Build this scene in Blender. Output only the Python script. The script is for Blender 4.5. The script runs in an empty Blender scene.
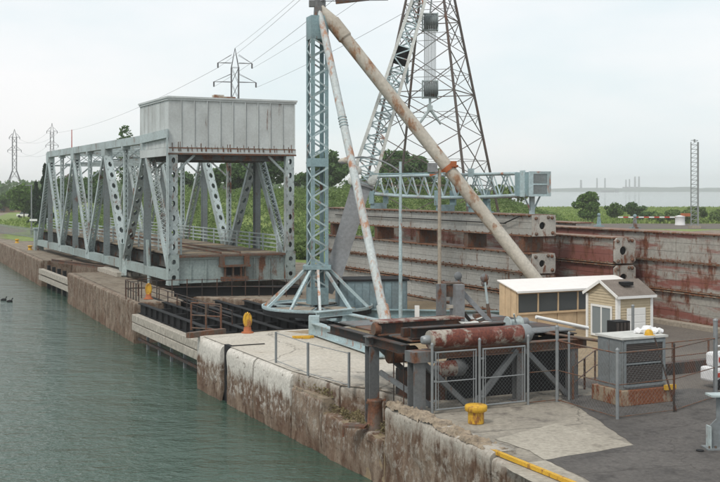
import bpy, math, random
import numpy as np
from mathutils import Vector, Matrix, noise
from mathutils.geometry import tessellate_polygon
R=math.radians
random.seed(5)
sc=bpy.context.scene
COL=sc.collection
# ------------------------------------------------------------------ camera
F=1100.0; HOR=189.0; CZ=7.0
cd=bpy.data.cameras.new("camera"); cam=bpy.data.objects.new("camera",cd); COL.objects.link(cam)
cam.location=(0,0,CZ); cam.rotation_euler=(R(90),0,0)
cd.lens=55; cd.sensor_width=36; cd.shift_y=-52/720; cd.clip_start=0.1; cd.clip_end=20000
sc.camera=cam
# ------------------------------------------------------------------ world and sun (overcast)
SUN_EL=R(52); SUN_AZ=R(215)
w=bpy.data.worlds.new("World"); sc.world=w; w.use_nodes=True
nt=w.node_tree; nt.nodes.clear()
def N(nt,t,**k):
    n=nt.nodes.new(t)
    for a,b in k.items():
        if a in n.inputs.keys(): n.inputs[a].default_value=b
        else: setattr(n,a,b)
    return n
out=N(nt,'ShaderNodeOutputWorld'); bg1=N(nt,'ShaderNodeBackground'); bg2=N(nt,'ShaderNodeBackground'); mx=N(nt,'ShaderNodeMixShader')
sky=N(nt,'ShaderNodeTexSky'); sky.sky_type='NISHITA'; sky.sun_disc=False; sky.sun_elevation=SUN_EL; sky.sun_rotation=SUN_AZ
sky.air_density=1.0; sky.dust_density=3.0
bg1.inputs[1].default_value=0.10
nt.links.new(sky.outputs[0],bg1.inputs[0])
tc=N(nt,'ShaderNodeTexCoord'); mp=N(nt,'ShaderNodeMapping'); mp.inputs['Scale'].default_value=(1,1,3.2)
nz=N(nt,'ShaderNodeTexNoise'); nz.inputs['Scale'].default_value=2.6; nz.inputs['Detail'].default_value=5; nz.inputs['Roughness'].default_value=.5
rp=N(nt,'ShaderNodeValToRGB'); rp.color_ramp.elements[0].position=.36; rp.color_ramp.elements[1].position=.64
rp.color_ramp.elements[0].color=(.74,.83,.86,1); rp.color_ramp.elements[1].color=(.94,.93,.935,1)
nt.links.new(tc.outputs['Generated'],mp.inputs[0]); nt.links.new(mp.outputs[0],nz.inputs[0]); nt.links.new(nz.outputs[0],rp.inputs[0])
nt.links.new(rp.outputs[0],bg2.inputs[0]); bg2.inputs[1].default_value=1.0
mx.inputs[0].default_value=.88
nt.links.new(bg1.outputs[0],mx.inputs[1]); nt.links.new(bg2.outputs[0],mx.inputs[2]); nt.links.new(mx.outputs[0],out.inputs[0])
sl=bpy.data.lights.new("sun",'SUN'); sl.energy=1.5; sl.angle=R(11); sl.color=(1,.95,.88)
so=bpy.data.objects.new("sun",sl); COL.objects.link(so)
sd=Vector((math.sin(SUN_AZ)*math.cos(SUN_EL),math.cos(SUN_AZ)*math.cos(SUN_EL),math.sin(SUN_EL)))
so.rotation_euler=sd.to_track_quat('Z','Y').to_euler()
sc.view_settings.view_transform='Standard'; sc.view_settings.look='None'; sc.view_settings.exposure=0.25; sc.view_settings.gamma=1
sc.render.engine='CYCLES'; sc.cycles.volume_bounces=2; sc.cycles.max_bounces=8
# ------------------------------------------------------------------ coordinates
TH=math.atan2(.4341,.9009); CU,SU=math.cos(TH),math.sin(TH)
def W(u,v,z=0.): return Vector((CU*v-SU*u, SU*v+CU*u, z))
def G(px,py,z=0.):
    Y=F*(CZ-z)/(py-HOR); return Vector(((px-360)*Y/F,Y,z))
def A(px,py,Y): return Vector(((px-360)*Y/F,Y,CZ-(py-HOR)*Y/F))
# ------------------------------------------------------------------ materials
def ramp(nt,a,b,c0=(0,0,0,1),c1=(1,1,1,1)):
    r=N(nt,'ShaderNodeValToRGB'); e=r.color_ramp.elements; e[0].position=a; e[1].position=b; e[0].color=c0; e[1].color=c1; return r
def mixc(nt,fac,a,b,mode='MIX'):
    m=nt.nodes.new('ShaderNodeMix'); m.data_type='RGBA'; m.blend_type=mode
    for i,x in ((0,fac),(6,a),(7,b)):
        if isinstance(x,(int,float)): m.inputs[i].default_value=x
        elif isinstance(x,tuple): m.inputs[i].default_value=(*x[:3],1)
        else: nt.links.new(x,m.inputs[i])
    return m.outputs[2]
def coords(nt,scale=(1,1,1),rand=True):
    if rand=='world':
        g=N(nt,'ShaderNodeNewGeometry'); m0=N(nt,'ShaderNodeMapping'); m0.inputs['Rotation'].default_value=(0,0,-TH); nt.links.new(g.outputs['Position'],m0.inputs[0])
        m=N(nt,'ShaderNodeMapping'); m.inputs['Scale'].default_value=scale; nt.links.new(m0.outputs[0],m.inputs[0]); return m.outputs[0]
    t=N(nt,'ShaderNodeTexCoord'); m=N(nt,'ShaderNodeMapping'); m.inputs['Scale'].default_value=scale
    src=t.outputs['Object']
    if rand:
        oi=N(nt,'ShaderNodeObjectInfo'); mu=N(nt,'ShaderNodeMath',operation='MULTIPLY'); mu.inputs[1].default_value=37.
        nt.links.new(oi.outputs['Random'],mu.inputs[0])
        ad=N(nt,'ShaderNodeVectorMath',operation='ADD'); nt.links.new(src,ad.inputs[0]); nt.links.new(mu.outputs[0],ad.inputs[1]); src=ad.outputs[0]
    nt.links.new(src,m.inputs[0]); return m.outputs[0]
def tnoise(nt,vec,scale,detail=5,rough=.6):
    n=N(nt,'ShaderNodeTexNoise'); n.inputs['Scale'].default_value=scale; n.inputs['Detail'].default_value=detail; n.inputs['Roughness'].default_value=rough
    nt.links.new(vec,n.inputs['Vector']); return n.outputs[0]
def newmat(name,rough=.6,metal=0.):
    m=bpy.data.materials.new(name); m.use_nodes=True; nt=m.node_tree; b=nt.nodes['Principled BSDF']
    b.inputs['Roughness'].default_value=rough; b.inputs['Metallic'].default_value=metal
    b.inputs['Specular IOR Level'].default_value=.35
    return m,nt,b
def bump(nt,b,h,s=.3,d=.02):
    bp=N(nt,'ShaderNodeBump'); bp.inputs['Strength'].default_value=s; bp.inputs['Distance'].default_value=d
    nt.links.new(h,bp.inputs['Height']); nt.links.new(bp.outputs[0],b.inputs['Normal'])
def paint(name,base,amt=.3,rust=(.10,.04,.022),rust2=(.19,.085,.045),scale=1.2,rough=.6,red=None,streak=.35,vary=.12,dirt=(.10,.085,.07),redamt=.4,long=None,redscale=(1,.45,1.3),dk=.42):
    rnd='world' if long else True
    m,nt,b=newmat(name,rough)
    v=coords(nt,rand=rnd); vs=coords(nt,(1,1,streak),rnd)
    if long: vs=coords(nt,long,rnd)
    n1=tnoise(nt,vs,scale*2.2,8,.68); n2=tnoise(nt,v,scale*.45,3,.5); n3=tnoise(nt,v,scale*9,4,.6)
    light=tuple(min(1,c*(1+vary)) for c in base); dark=tuple(c*(1-vary*1.8) for c in base)
    c=mixc(nt,ramp_out(nt,n3,.3,.7),dark,light)
    c=mixc(nt,ramp_out(nt,n2,.42,.72,dk),c,dirt)
    if red:
        nr=tnoise(nt,coords(nt,redscale,rnd),scale*.55,8,.7); c=mixc(nt,ramp_out(nt,nr,.66-redamt*.3,.73-redamt*.3,.85),c,red)
    # rust mask
    ad=N(nt,'ShaderNodeMath',operation='ADD'); nt.links.new(n1,ad.inputs[0])
    mu=N(nt,'ShaderNodeMath',operation='MULTIPLY'); mu.inputs[1].default_value=.35; nt.links.new(n2,mu.inputs[0]); nt.links.new(mu.outputs[0],ad.inputs[1])
    t=.92-amt*.42
    rc=mixc(nt,ramp_out(nt,n3,.35,.65),rust,rust2)
    c=mixc(nt,ramp_out(nt,ad.outputs[0],t-.05,t+.05),c,rc)
    nt.links.new(c,b.inputs['Base Color']); bump(nt,b,n1,.25,.02); return m
def ramp_out(nt,src,a,b,mx=1.):
    r=ramp(nt,a,b,(0,0,0,1),(mx,mx,mx,1)); nt.links.new(src,r.inputs[0]); return r.outputs[0]
def simple(name,c,rough=.6,metal=0.,vary=.15,scale=3.,bs=.15):
    m,nt,b=newmat(name,rough,metal); v=coords(nt); n=tnoise(nt,v,scale,6,.65)
    nt.links.new(mixc(nt,ramp_out(nt,n,.3,.7),tuple(x*(1-vary) for x in c),tuple(min(1,x*(1+vary)) for x in c)),b.inputs['Base Color'])
    if bs: bump(nt,b,n,bs,.02)
    return m
def foliage(name,c0,c1,c2,scale=.5):
    m,nt,b=newmat(name,.75); v=coords(nt,rand=False); n=tnoise(nt,v,scale,4,.6); n2=tnoise(nt,v,scale*7,3,.6)
    c=mixc(nt,ramp_out(nt,n,.35,.65),c0,c1); c=mixc(nt,ramp_out(nt,n2,.45,.75,.7),c,c2)
    nt.links.new(c,b.inputs['Base Color']); b.inputs['Specular IOR Level'].default_value=.15
    # thin leaves let some light through
    tr=N(nt,'ShaderNodeBsdfTranslucent'); nt.links.new(c,tr.inputs[0]); ms=N(nt,'ShaderNodeMixShader'); ms.inputs[0].default_value=.3
    o=nt.nodes['Material Output']; nt.links.new(b.outputs[0],ms.inputs[1]); nt.links.new(tr.outputs[0],ms.inputs[2]); nt.links.new(ms.outputs[0],o.inputs[0])
    return m
def groundmat(name,c0,c1,c2,scale=.25,fine=6,rough=.9,crack=0,mask=.6):
    m,nt,b=newmat(name,rough); v=coords(nt,rand=False); n=tnoise(nt,v,scale,7,.65); n2=tnoise(nt,v,fine,6,.7); n4=tnoise(nt,v,scale*3.3,5,.6)
    c=mixc(nt,ramp_out(nt,n,.35,.65),c0,c1); c=mixc(nt,ramp_out(nt,n4,mask,mask+.12,.75),c,c2)
    c=mixc(nt,.55,c,mixc(nt,ramp_out(nt,n2,.3,.7),(.25,.25,.25),(1,1,1)),'MULTIPLY')
    if crack:
        vo=N(nt,'ShaderNodeTexVoronoi',feature='DISTANCE_TO_EDGE'); vo.inputs['Scale'].default_value=crack
        wv=N(nt,'ShaderNodeVectorMath',operation='ADD'); nt.links.new(v,wv.inputs[0]); 
        mu=N(nt,'ShaderNodeVectorMath',operation='SCALE'); mu.inputs['Scale'].default_value=1.2; nt.links.new(n4,mu.inputs[0]); nt.links.new(mu.outputs[0],wv.inputs[1])
        nt.links.new(wv.outputs[0],vo.inputs['Vector'])
        k=ramp(nt,.0,.008,(.7,.7,.7,1),(0,0,0,1)); nt.links.new(vo.outputs['Distance'],k.inputs[0]); c=mixc(nt,k.outputs[0],c,(.05,.045,.04))
    nt.links.new(c,b.inputs['Base Color']); bump(nt,b,n2,.35,.02); b.inputs['Specular IOR Level'].default_value=.2; return m
def wallmat(name,white,topz,soft=.5):
    # lime-washed concrete above, mottled brown stone and tide stain below (weathering with a shape of its own)
    m,nt,b=newmat(name,.9); v=coords(nt,rand=False); n=tnoise(nt,coords(nt,(1,1,.35),False),2.1,8,.7); n2=tnoise(nt,v,9,5,.7); n3=tnoise(nt,v,.55,4,.5)
    brick=mixc(nt,ramp_out(nt,n,.38,.62),(.12,.07,.045),(.32,.25,.19)); brick=mixc(nt,ramp_out(nt,n3,.45,.7,.6),brick,(.17,.095,.06))
    sp=N(nt,'ShaderNodeSeparateXYZ'); tcn=N(nt,'ShaderNodeTexCoord'); nt.links.new(tcn.outputs['Object'],sp.inputs[0])
    ad=N(nt,'ShaderNodeMath',operation='MULTIPLY_ADD'); ad.inputs[1].default_value=1.7; nt.links.new(n,ad.inputs[0]); 
    sb=N(nt,'ShaderNodeMath',operation='SUBTRACT'); nt.links.new(sp.outputs[2],sb.inputs[0]); sb.inputs[1].default_value=topz; nt.links.new(sb.outputs[0],ad.inputs[2])
    c=mixc(nt,ramp_out(nt,ad.outputs[0],.5,.5+soft),brick,white)
    tide=ramp_out(nt,ad.outputs[0],-1.35-topz*0,-.95); 
    zt=ramp(nt,.5,.62); z2=N(nt,'ShaderNodeMath',operation='MULTIPLY_ADD'); z2.inputs[1].default_value=.5; z2.inputs[2].default_value=1.62
    z3=N(nt,'ShaderNodeMath',operation='MULTIPLY_ADD'); z3.inputs[1].default_value=.5; nt.links.new(n,z3.inputs[0]); nt.links.new(z2.outputs[0],z3.inputs[2])
    nt.links.new(sp.outputs[2],z2.inputs[0]); nt.links.new(z3.outputs[0],zt.inputs[0])
    c=mixc(nt,zt.outputs[0],(.035,.04,.03),c)
    n5=tnoise(nt,coords(nt,(1,1,.8),False),4.2,9,.75); n6=tnoise(nt,coords(nt,(1,1,2.6),False),1.6,6,.7)
    blot=mixc(nt,ramp_out(nt,n5,.50,.60),c,tuple(x*.86 for x in white)); lowm=ramp_out(nt,sp.outputs[2],-2.05,-1.3) if False else None
    zz=N(nt,'ShaderNodeMath',operation='MULTIPLY_ADD'); zz.inputs[1].default_value=.5; zz.inputs[2].default_value=1.45; nt.links.new(sp.outputs[2],zz.inputs[0])
    c=mixc(nt,ramp_out(nt,zz.outputs[0],.35,.6,.8),c,blot)
    c=mixc(nt,ramp_out(nt,n6,.60,.66,.75),c,(.085,.055,.038))
    c=mixc(nt,.6,c,mixc(nt,ramp_out(nt,n2,.3,.72),(.35,.33,.3),(1,1,1)),'MULTIPLY')
    nt.links.new(c,b.inputs['Base Color']); bump(nt,b,n5,.8,.05); b.inputs['Specular IOR Level'].default_value=.2; return m
M={}
M['blue']=paint('blue_grey_steel',(.25,.36,.385),.22,scale=1.0)
M['bluelt']=paint('pale_blue_steel',(.42,.53,.55),.28,scale=1.0,rust=(.25,.09,.05),rust2=(.42,.2,.12))
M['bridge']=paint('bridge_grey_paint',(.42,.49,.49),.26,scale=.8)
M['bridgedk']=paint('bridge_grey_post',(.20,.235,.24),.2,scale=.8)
M['floorsteel']=paint('bridge_floor_steel',(.12,.13,.125),.45,scale=.8)
M['house']=paint('counterweight_cladding',(.53,.56,.55),.13,scale=.9,streak=.12,vary=.06,dk=.28)
M['endbeam']=paint('pale_green_steel',(.31,.375,.365),.30,scale=.7,streak=.3)
M['rust']=paint('rusty_steel',(.12,.09,.07),.6,scale=1.5)
M['rustred']=paint('red_rust_paint',(.36,.33,.28),.66,rust=(.09,.025,.018),rust2=(.17,.05,.03),scale=1.6,red=(.21,.05,.035),redamt=.42,streak=.8)
M['tan']=paint('tan_weathered_tube',(.50,.465,.40),.33,rust=(.22,.11,.06),rust2=(.36,.22,.13),scale=.7,streak=.5,dirt=(.28,.22,.16))
M['whitetube']=paint('white_rusting_tube',(.52,.57,.57),.38,rust=(.36,.15,.08),rust2=(.45,.26,.16),scale=.9,streak=.45,dirt=(.34,.33,.3))
M['boomwhite']=paint('off_white_boom',(.60,.62,.59),.3,rust=(.3,.14,.08),scale=1.2)
M['boomgrey']=paint('plain_grey_box_steel',(.235,.245,.255),.12,scale=.7)
M['log']=paint('stoplog_grey_paint',(.40,.40,.375),.22,rust=(.12,.055,.03),rust2=(.22,.11,.06),scale=.75,long=(1.5,1.5,.4),dirt=(.22,.18,.14))
M['logred']=paint('stoplog_grey_red_paint',(.35,.335,.30),.44,rust=(.10,.035,.02),rust2=(.20,.08,.045),scale=.7,red=(.22,.06,.045),redamt=.62,redscale=(1,.22,1.7),long=(1.5,1.2,.45),dirt=(.18,.13,.1))
M['flange']=paint('stoplog_rusty_flange',(.27,.22,.17),.66,rust=(.12,.05,.03),rust2=(.26,.12,.06),scale=1.5)
M['endplate']=paint('stoplog_end_plate',(.42,.40,.36),.42,scale=1.6,rust=(.14,.05,.03))
M['black']=simple('black_steel',(.009,.009,.010),.75)
M['glasslt']=M['black']
M['darkrust']=paint('dark_brown_steel',(.035,.03,.028),.5,rust=(.06,.025,.015),rust2=(.10,.04,.02),scale=1.2)
M['trestle']=paint('grey_trestle_steel',(.15,.16,.165),.3,scale=1.3)
M['galv']=simple('galvanised_pipe',(.25,.265,.27),.45,.3)
M['cabinet']=paint('blue_grey_cabinet',(.20,.225,.235),.15,scale=.9)
M['cabtop']=simple('pale_cabinet_top',(.50,.50,.47),.7)
M['louvre']=simple('dark_louvre',(.055,.045,.04),.6)
M['plinth']=paint('rust_stained_plinth',(.33,.26,.18),.62,rust=(.14,.045,.02),rust2=(.24,.09,.04),scale=1.6)
M['yellow']=paint('yellow_paint',(.62,.36,.03),.42,scale=2.5,rust=(.3,.12,.02),dirt=(.45,.25,.03))
M['orange']=simple('orange_paint',(.36,.11,.04),.7,vary=.3)
M['pylon']=paint('pylon_brown_steel',(.10,.08,.072),.3,scale=.6,rust=(.10,.045,.03),rust2=(.16,.08,.05))
M['pylonfar']=simple('pylon_grey_steel',(.09,.085,.10),.6)
M['wire']=simple('wire',(.08,.08,.08),.6,bs=0)
M['rope']=simple('steel_rope',(.35,.37,.37),.5,bs=0)
M['siding']=simple('beige_siding',(.46,.385,.265),.7,vary=.08)
M['white']=simple('white_paint',(.74,.74,.72),.5,vary=.04)
M['shingle']=groundmat('brown_shingle',(.19,.16,.135),(.26,.22,.19),(.13,.11,.095),1.5,20)
M['ply']=simple('plywood',(.55,.41,.26),.75,vary=.2,scale=1.5)
M['whiteroof']=simple('white_roof_sheet',(.80,.77,.74),.55,vary=.04)
m_,nt_,b_=newmat('reflection_tinted_glass',.05); b_.inputs['Base Color'].default_value=(.20,.23,.24,1); M['glasslt']=m_  # pale base colour carries painted-in reflections for the shed panes
m_,nt_,b_=newmat('window_glass',.08); b_.inputs['Base Color'].default_value=(.07,.08,.085,1); b_.inputs['Specular IOR Level'].default_value=.5; M['glass']=m_
M['hut']=paint('blue_grey_hut',(.20,.275,.30),.12,scale=.8)
M['timber']=simple('weathered_fender_timber',(.36,.33,.28),.9,vary=.35,scale=4)
M['white_wall']=wallmat('limewashed_quay_wall',(.72,.69,.63),-.75,.35)
M['brown_wall']=wallmat('stained_quay_wall',(.36,.31,.25),.15,.5)
M['mid_wall']=wallmat('patchy_white_quay_wall',(.50,.46,.40),-.15,.55)
M['ground']=groundmat('brown_grey_ground',(.22,.175,.13),(.32,.275,.215),(.11,.085,.065),.35,5,mask=.52)
M['slab']=groundmat('pale_concrete_slab',(.55,.50,.42),(.63,.585,.51),(.38,.32,.25),.30,7,crack=.16,mask=.62)
M['patch']=groundmat('worn_concrete_patch',(.38,.345,.285),(.47,.43,.36),(.26,.23,.19),.5,7,mask=.58)
M['drygrass']=foliage('dry_weeds',(.20,.16,.09),(.28,.23,.13),(.18,.2,.08),3.)
M['apron']=groundmat('stained_concrete_apron',(.27,.245,.205),(.42,.38,.315),(.15,.13,.115),.35,6,crack=.16,mask=.55)
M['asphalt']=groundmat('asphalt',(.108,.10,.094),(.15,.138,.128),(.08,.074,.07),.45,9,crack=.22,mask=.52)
M['asphalt2']=groundmat('brown_asphalt_yard',(.15,.13,.115),(.19,.165,.14),(.11,.10,.09),.20,9,mask=.6)
M['dirt']=groundmat('sandy_dirt',(.30,.225,.14),(.38,.30,.20),(.17,.12,.075),.6,5)
M['coping']=groundmat('broken_mortar_coping',(.30,.235,.165),(.40,.33,.25),(.20,.165,.13),1.3,6,mask=.5)
M['kerb']=groundmat('sand_coloured_kerb',(.36,.31,.25),(.42,.37,.30),(.25,.2,.16),.8,7)
M['grass']=groundmat('grass_ground',(.19,.25,.075),(.25,.31,.10),(.31,.29,.15),.05,1.3)
M['grassblade']=foliage('grass_blades',(.16,.24,.06),(.23,.31,.085),(.32,.35,.14),.06)
M['bush']=foliage('bush_leaves',(.10,.16,.05),(.165,.235,.075),(.25,.31,.13),.15)
M['leaf']=foliage('tree_leaves',(.065,.125,.045),(.10,.17,.06),(.15,.22,.08),.4)
M['leafmid']=foliage('tree_leaves_mid',(.075,.145,.035),(.12,.20,.05),(.17,.25,.07),.4)
M['conifer']=foliage('conifer_needles',(.015,.04,.02),(.03,.06,.028),(.04,.08,.035),.5)
M['bark']=simple('bark',(.10,.08,.06),.9)
M['farland']=simple('far_shore_trees',(.05,.07,.05),.9,bs=0)
M['fartower']=simple('far_stack_concrete',(.16,.16,.17),.9,bs=0)
M['plastic']=simple('white_plastic',(.72,.72,.72),.4,vary=.05)
M['red']=simple('red_band',(.45,.05,.03),.6)
M['brownbld']=simple('brown_wall_far',(.28,.20,.15),.8)
def watermat():
    m,nt,b=newmat('canal_water',.06); b.inputs['Specular IOR Level'].default_value=.5; b.inputs['IOR'].default_value=1.33
    v=coords(nt,rand=False); n0=tnoise(nt,v,.05,3,.5)
    nt.links.new(mixc(nt,ramp_out(nt,n0,.3,.7),(.034,.070,.050),(.052,.092,.068)),b.inputs['Base Color'])
    vv=coords(nt,(1.0,1.5,1),False)
    a=tnoise(nt,vv,1.0,4,.62); c=tnoise(nt,vv,3.2,3,.6); d=tnoise(nt,vv,.3,2,.5)
    s=N(nt,'ShaderNodeMath',operation='MULTIPLY_ADD'); s.inputs[1].default_value=.35; nt.links.new(c,s.inputs[0]); nt.links.new(a,s.inputs[2])
    s2=N(nt,'ShaderNodeMath',operation='MULTIPLY_ADD'); s2.inputs[1].default_value=1.2; nt.links.new(d,s2.inputs[0]); nt.links.new(s.outputs[0],s2.inputs[2])
    bump(nt,b,s2.outputs[0],1.0,.17); return m
M['water']=watermat()
# ------------------------------------------------------------------ mesh builder
class MB:
    def __init__(s): s.v=[]; s.f=[]; s.sm=[]
    def add(s,vs,fs,sm=False):
        o=len(s.v); s.v+=[Vector(x) for x in vs]; s.f+=[tuple(i+o for i in f) for f in fs]; s.sm+=[sm]*len(fs); return s
    def box2(s,lo,hi):
        x0,y0,z0=lo; x1,y1,z1=hi
        return s.add([(x0,y0,z0),(x1,y0,z0),(x1,y1,z0),(x0,y1,z0),(x0,y0,z1),(x1,y0,z1),(x1,y1,z1),(x0,y1,z1)],
            [(3,2,1,0),(4,5,6,7),(0,1,5,4),(1,2,6,5),(2,3,7,6),(3,0,4,7)])
    def box(s,c,d): return s.box2([c[i]-d[i]/2 for i in range(3)],[c[i]+d[i]/2 for i in range(3)])
    def beam(s,p0,p1,w,h,up=(0,0,1),w1=None,h1=None):
        p0,p1=Vector(p0),Vector(p1); d=(p1-p0).normalized(); up=Vector(up)
        if abs(d.dot(up))>.98: up=Vector((0,1,0)) if abs(d.y)<.9 else Vector((1,0,0))
        a=d.cross(up).normalized(); b=a.cross(d).normalized(); w1=w if w1 is None else w1; h1=h if h1 is None else h1
        vs=[p+a*(i*ww/2)+b*(j*hh/2) for p,ww,hh in ((p0,w,h),(p1,w1,h1)) for i,j in ((-1,-1),(1,-1),(1,1),(-1,1))]
        return s.add(vs,[(0,1,2,3),(7,6,5,4),(0,4,5,1),(1,5,6,2),(2,6,7,3),(3,7,4,0)])
    def ibeam(s,p0,p1,w,h,up=(0,0,1),t=.03):
        p0,p1=Vector(p0),Vector(p1); d=(p1-p0).normalized(); U=Vector(up)
        if abs(d.dot(U))>.98: U=Vector((0,1,0))
        a=d.cross(U).normalized(); b=a.cross(d).normalized()
        s.beam(p0,p1,t,h-2*t,up=b); s.beam(p0+b*(h-t)/2,p1+b*(h-t)/2,w,t,up=b); s.beam(p0-b*(h-t)/2,p1-b*(h-t)/2,w,t,up=b); return s
    def tube(s,p0,p1,r0,r1=None,n=8,cap=True):
        p0,p1=Vector(p0),Vector(p1); r1=r0 if r1 is None else r1; d=(p1-p0).normalized()
        a=d.cross(Vector((0,0,1)) if abs(d.z)<.95 else Vector((1,0,0))).normalized(); b=d.cross(a)
        vs=[]; 
        for p,r in ((p0,r0),(p1,r1)):
            for i in range(n):
                t=2*math.pi*i/n; vs.append(p+a*math.cos(t)*r+b*math.sin(t)*r)
        s.add(vs,[(i,(i+1)%n,n+(i+1)%n,n+i) for i in range(n)],n>6)
        if cap: s.add(vs,[tuple(range(n))[::-1],tuple(range(n,2*n))])
        return s
    def path(s,pts,r,n=6):
        for a,b in zip(pts[:-1],pts[1:]): s.tube(a,b,r,n=n)
        return s
    def lathe(s,prof,c=(0,0,0),n=16,axis=None):
        c=Vector(c); vs=[]
        Mx=Matrix.Identity(3)
        if axis is not None: Mx=Vector(axis).to_track_quat('Z','Y').to_matrix()
        for r,z in prof:
            for i in range(n):
                t=2*math.pi*i/n; vs.append(c+Mx@Vector((r*math.cos(t),r*math.sin(t),z)))
        fs=[(k*n+i,k*n+(i+1)%n,(k+1)*n+(i+1)%n,(k+1)*n+i) for k in range(len(prof)-1) for i in range(n)]
        s.add(vs,fs,True); s.add(vs,[tuple(range(n))[::-1],tuple(range((len(prof)-1)*n,len(prof)*n))]); return s
    def prism(s,pts,z0,z1):
        pts=[Vector(p[:2]) for p in pts]; n=len(pts)
        ar=sum(pts[i].x*pts[(i+1)%n].y-pts[(i+1)%n].x*pts[i].y for i in range(n))
        if ar<0: pts=pts[::-1]
        vs=[(p.x,p.y,z0) for p in pts]+[(p.x,p.y,z1) for p in pts]
        tr=tessellate_polygon([[Vector((p.x,p.y,0)) for p in pts]])
        fs=[]
        for t in tr:
            a,b,c=[pts[i] for i in t]
            t=t if (b-a).cross(c-a)>0 else t[::-1]
            fs.append(tuple(i+n for i in t)); fs.append(tuple(t[::-1]))
        fs+=[(i,(i+1)%n,n+(i+1)%n,n+i) for i in range(n)]
        return s.add(vs,fs)
    def sheet(s,pts,z,hole=None):
        pts=[Vector(p[:2]) for p in pts]; L=[[Vector((p.x,p.y,0)) for p in pts]]
        if hole: L.append([Vector((p[0],p[1],0)) for p in hole]); pts+=[Vector(p[:2]) for p in hole]
        for t in tessellate_polygon(L):
            a,b,c=[pts[i] for i in t]; t=t if (b-a).cross(c-a)>0 else t[::-1]
            s.add([(pts[i].x,pts[i].y,z) for i in t],[(0,1,2)])
        return s
    def build(s,name,mat,parent=None,kind=None,world=False,label=None,bevel=0):
        me=bpy.data.meshes.new(name); vs=s.v
        if world and parent is not None:
            inv=wm(parent).inverted(); vs=[inv@v for v in vs]
        me.from_pydata([tuple(v) for v in vs],[],s.f); me.polygons.foreach_set('use_smooth',s.sm); me.update()
        if isinstance(mat,str): mat=M[mat]
        me.materials.append(mat)
        o=bpy.data.objects.new(name,me); COL.objects.link(o)
        if parent is not None: o.parent=parent
        if kind: o['kind']=kind
        if label: o['label']=label
        if bevel:
            b=o.modifiers.new('bevel','BEVEL'); b.width=bevel; b.segments=2; b.limit_method='ANGLE'
        return o
def wm(o):
    m=o.matrix_basis.copy()
    while o.parent: o=o.parent; m=o.matrix_basis@m
    return m
def thing(name,label,cat,loc=(0,0,0),rot=0.,group=None):
    o=bpy.data.objects.new(name,None); COL.objects.link(o); o.empty_display_size=.3
    o.location=loc; o.rotation_euler=(0,0,rot); tag(o,label,cat,group); return o
def tag(o,label,cat,group=None):
    o['label']=label; o['category']=cat
    if group: o['group']=group
    return o
def single(mb,name,mat,label,cat,loc=(0,0,0),rot=0.,group=None,bevel=0):
    o=mb.build(name,mat,bevel=bevel); o.location=loc; o.rotation_euler=(0,0,rot); return tag(o,label,cat,group)
def struct(mb,name,mat): return mb.build(name,mat,kind='structure')
def copy_tree(o,parent=None):
    c=o.copy(); COL.objects.link(c); c.parent=parent
    for ch in list(o.children): copy_tree(ch,c)
    return c
def inst(o,parent,loc=None,rot=None):
    c=o.copy(); COL.objects.link(c); c.parent=parent
    if loc is not None: c.location=loc
    if rot is not None: c.rotation_euler=rot
    return c
def lattice(mb,p0,p1,w,t,dirv,pitch,bar=.05,pl=.05,faces=2,dbl=True):
    """laced box member: solid plates at +-w/2 (in plane), lacing bars on the +-t/2 faces (along dirv)"""
    p0,p1=Vector(p0),Vector(p1); d=(p1-p0); L=d.length; d.normalize(); dv=Vector(dirv).normalized(); s=d.cross(dv).normalized()
    for k in (-1,1):
        mb.beam(p0+s*k*(w-pl)/2,p1+s*k*(w-pl)/2,t,pl,up=s)
        for q in (-1,1): mb.beam(p0+s*k*(w/2-pl-bar)+dv*q*(t/2-.01),p1+s*k*(w/2-pl-bar)+dv*q*(t/2-.01),bar*2.2,.02,up=dv)
    n=max(2,int(L/pitch)); 
    for q in ((-1,1) if faces==2 else (-1,)):
        for i in range(n):
            a=p0+d*(L*i/n); b=p0+d*(L*(i+1)/n); k=1 if i%2 else -1; ww=w/2-pl-bar*.6
            mb.beam(a+s*k*ww+dv*q*(t/2+.004),b-s*k*ww+dv*q*(t/2+.004),bar*1.3,.02,up=dv)
            if dbl: mb.beam(a-s*k*ww+dv*q*(t/2+.026),b+s*k*ww+dv*q*(t/2+.026),bar*1.3,.02,up=dv)
    return mb
def perforated(mb,p0,p1,w,t,dirv,pitch,hw,hl,n=8):
    """box member whose +-dirv faces are plates pierced by long round-ended holes"""
    p0,p1=Vector(p0),Vector(p1); d=(p1-p0); L=d.length; d.normalize(); dv=Vector(dirv).normalized(); s=d.cross(dv).normalized()
    for k in (-1,1): mb.beam(p0+s*k*(w/2-.02),p1+s*k*(w/2-.02),t-.06,.04,up=s)
    m=max(1,int(round(L/pitch))); pc=L/m
    for q in (-1,1):
        th=.03
        for i in range(m):
            c=p0+d*(pc*(i+.5))+dv*q*(t/2-th/2)
            outer=[];inner=[]
            for k in range(16):
                a=2*math.pi*(k+.5)/16; ca,sa=math.cos(a),math.sin(a); sc_=max(abs(ca),abs(sa)); outer.append((ca/sc_*w/2,sa/sc_*pc/2)); inner.append((ca*hw/2,sa*hl/2))
            vs=[c+s*x+d*y+dv*e for e in (-th/2,th/2) for x,y in outer+inner]
            fs=[]
            for k in range(16):
                k2=(k+1)%16
                fs+=[(k,k2,16+k2,16+k),(32+k2,32+k,48+k,48+k2),(16+k,16+k2,48+k2,48+k)]
            mb.add(vs,fs)
    return mb
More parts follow.
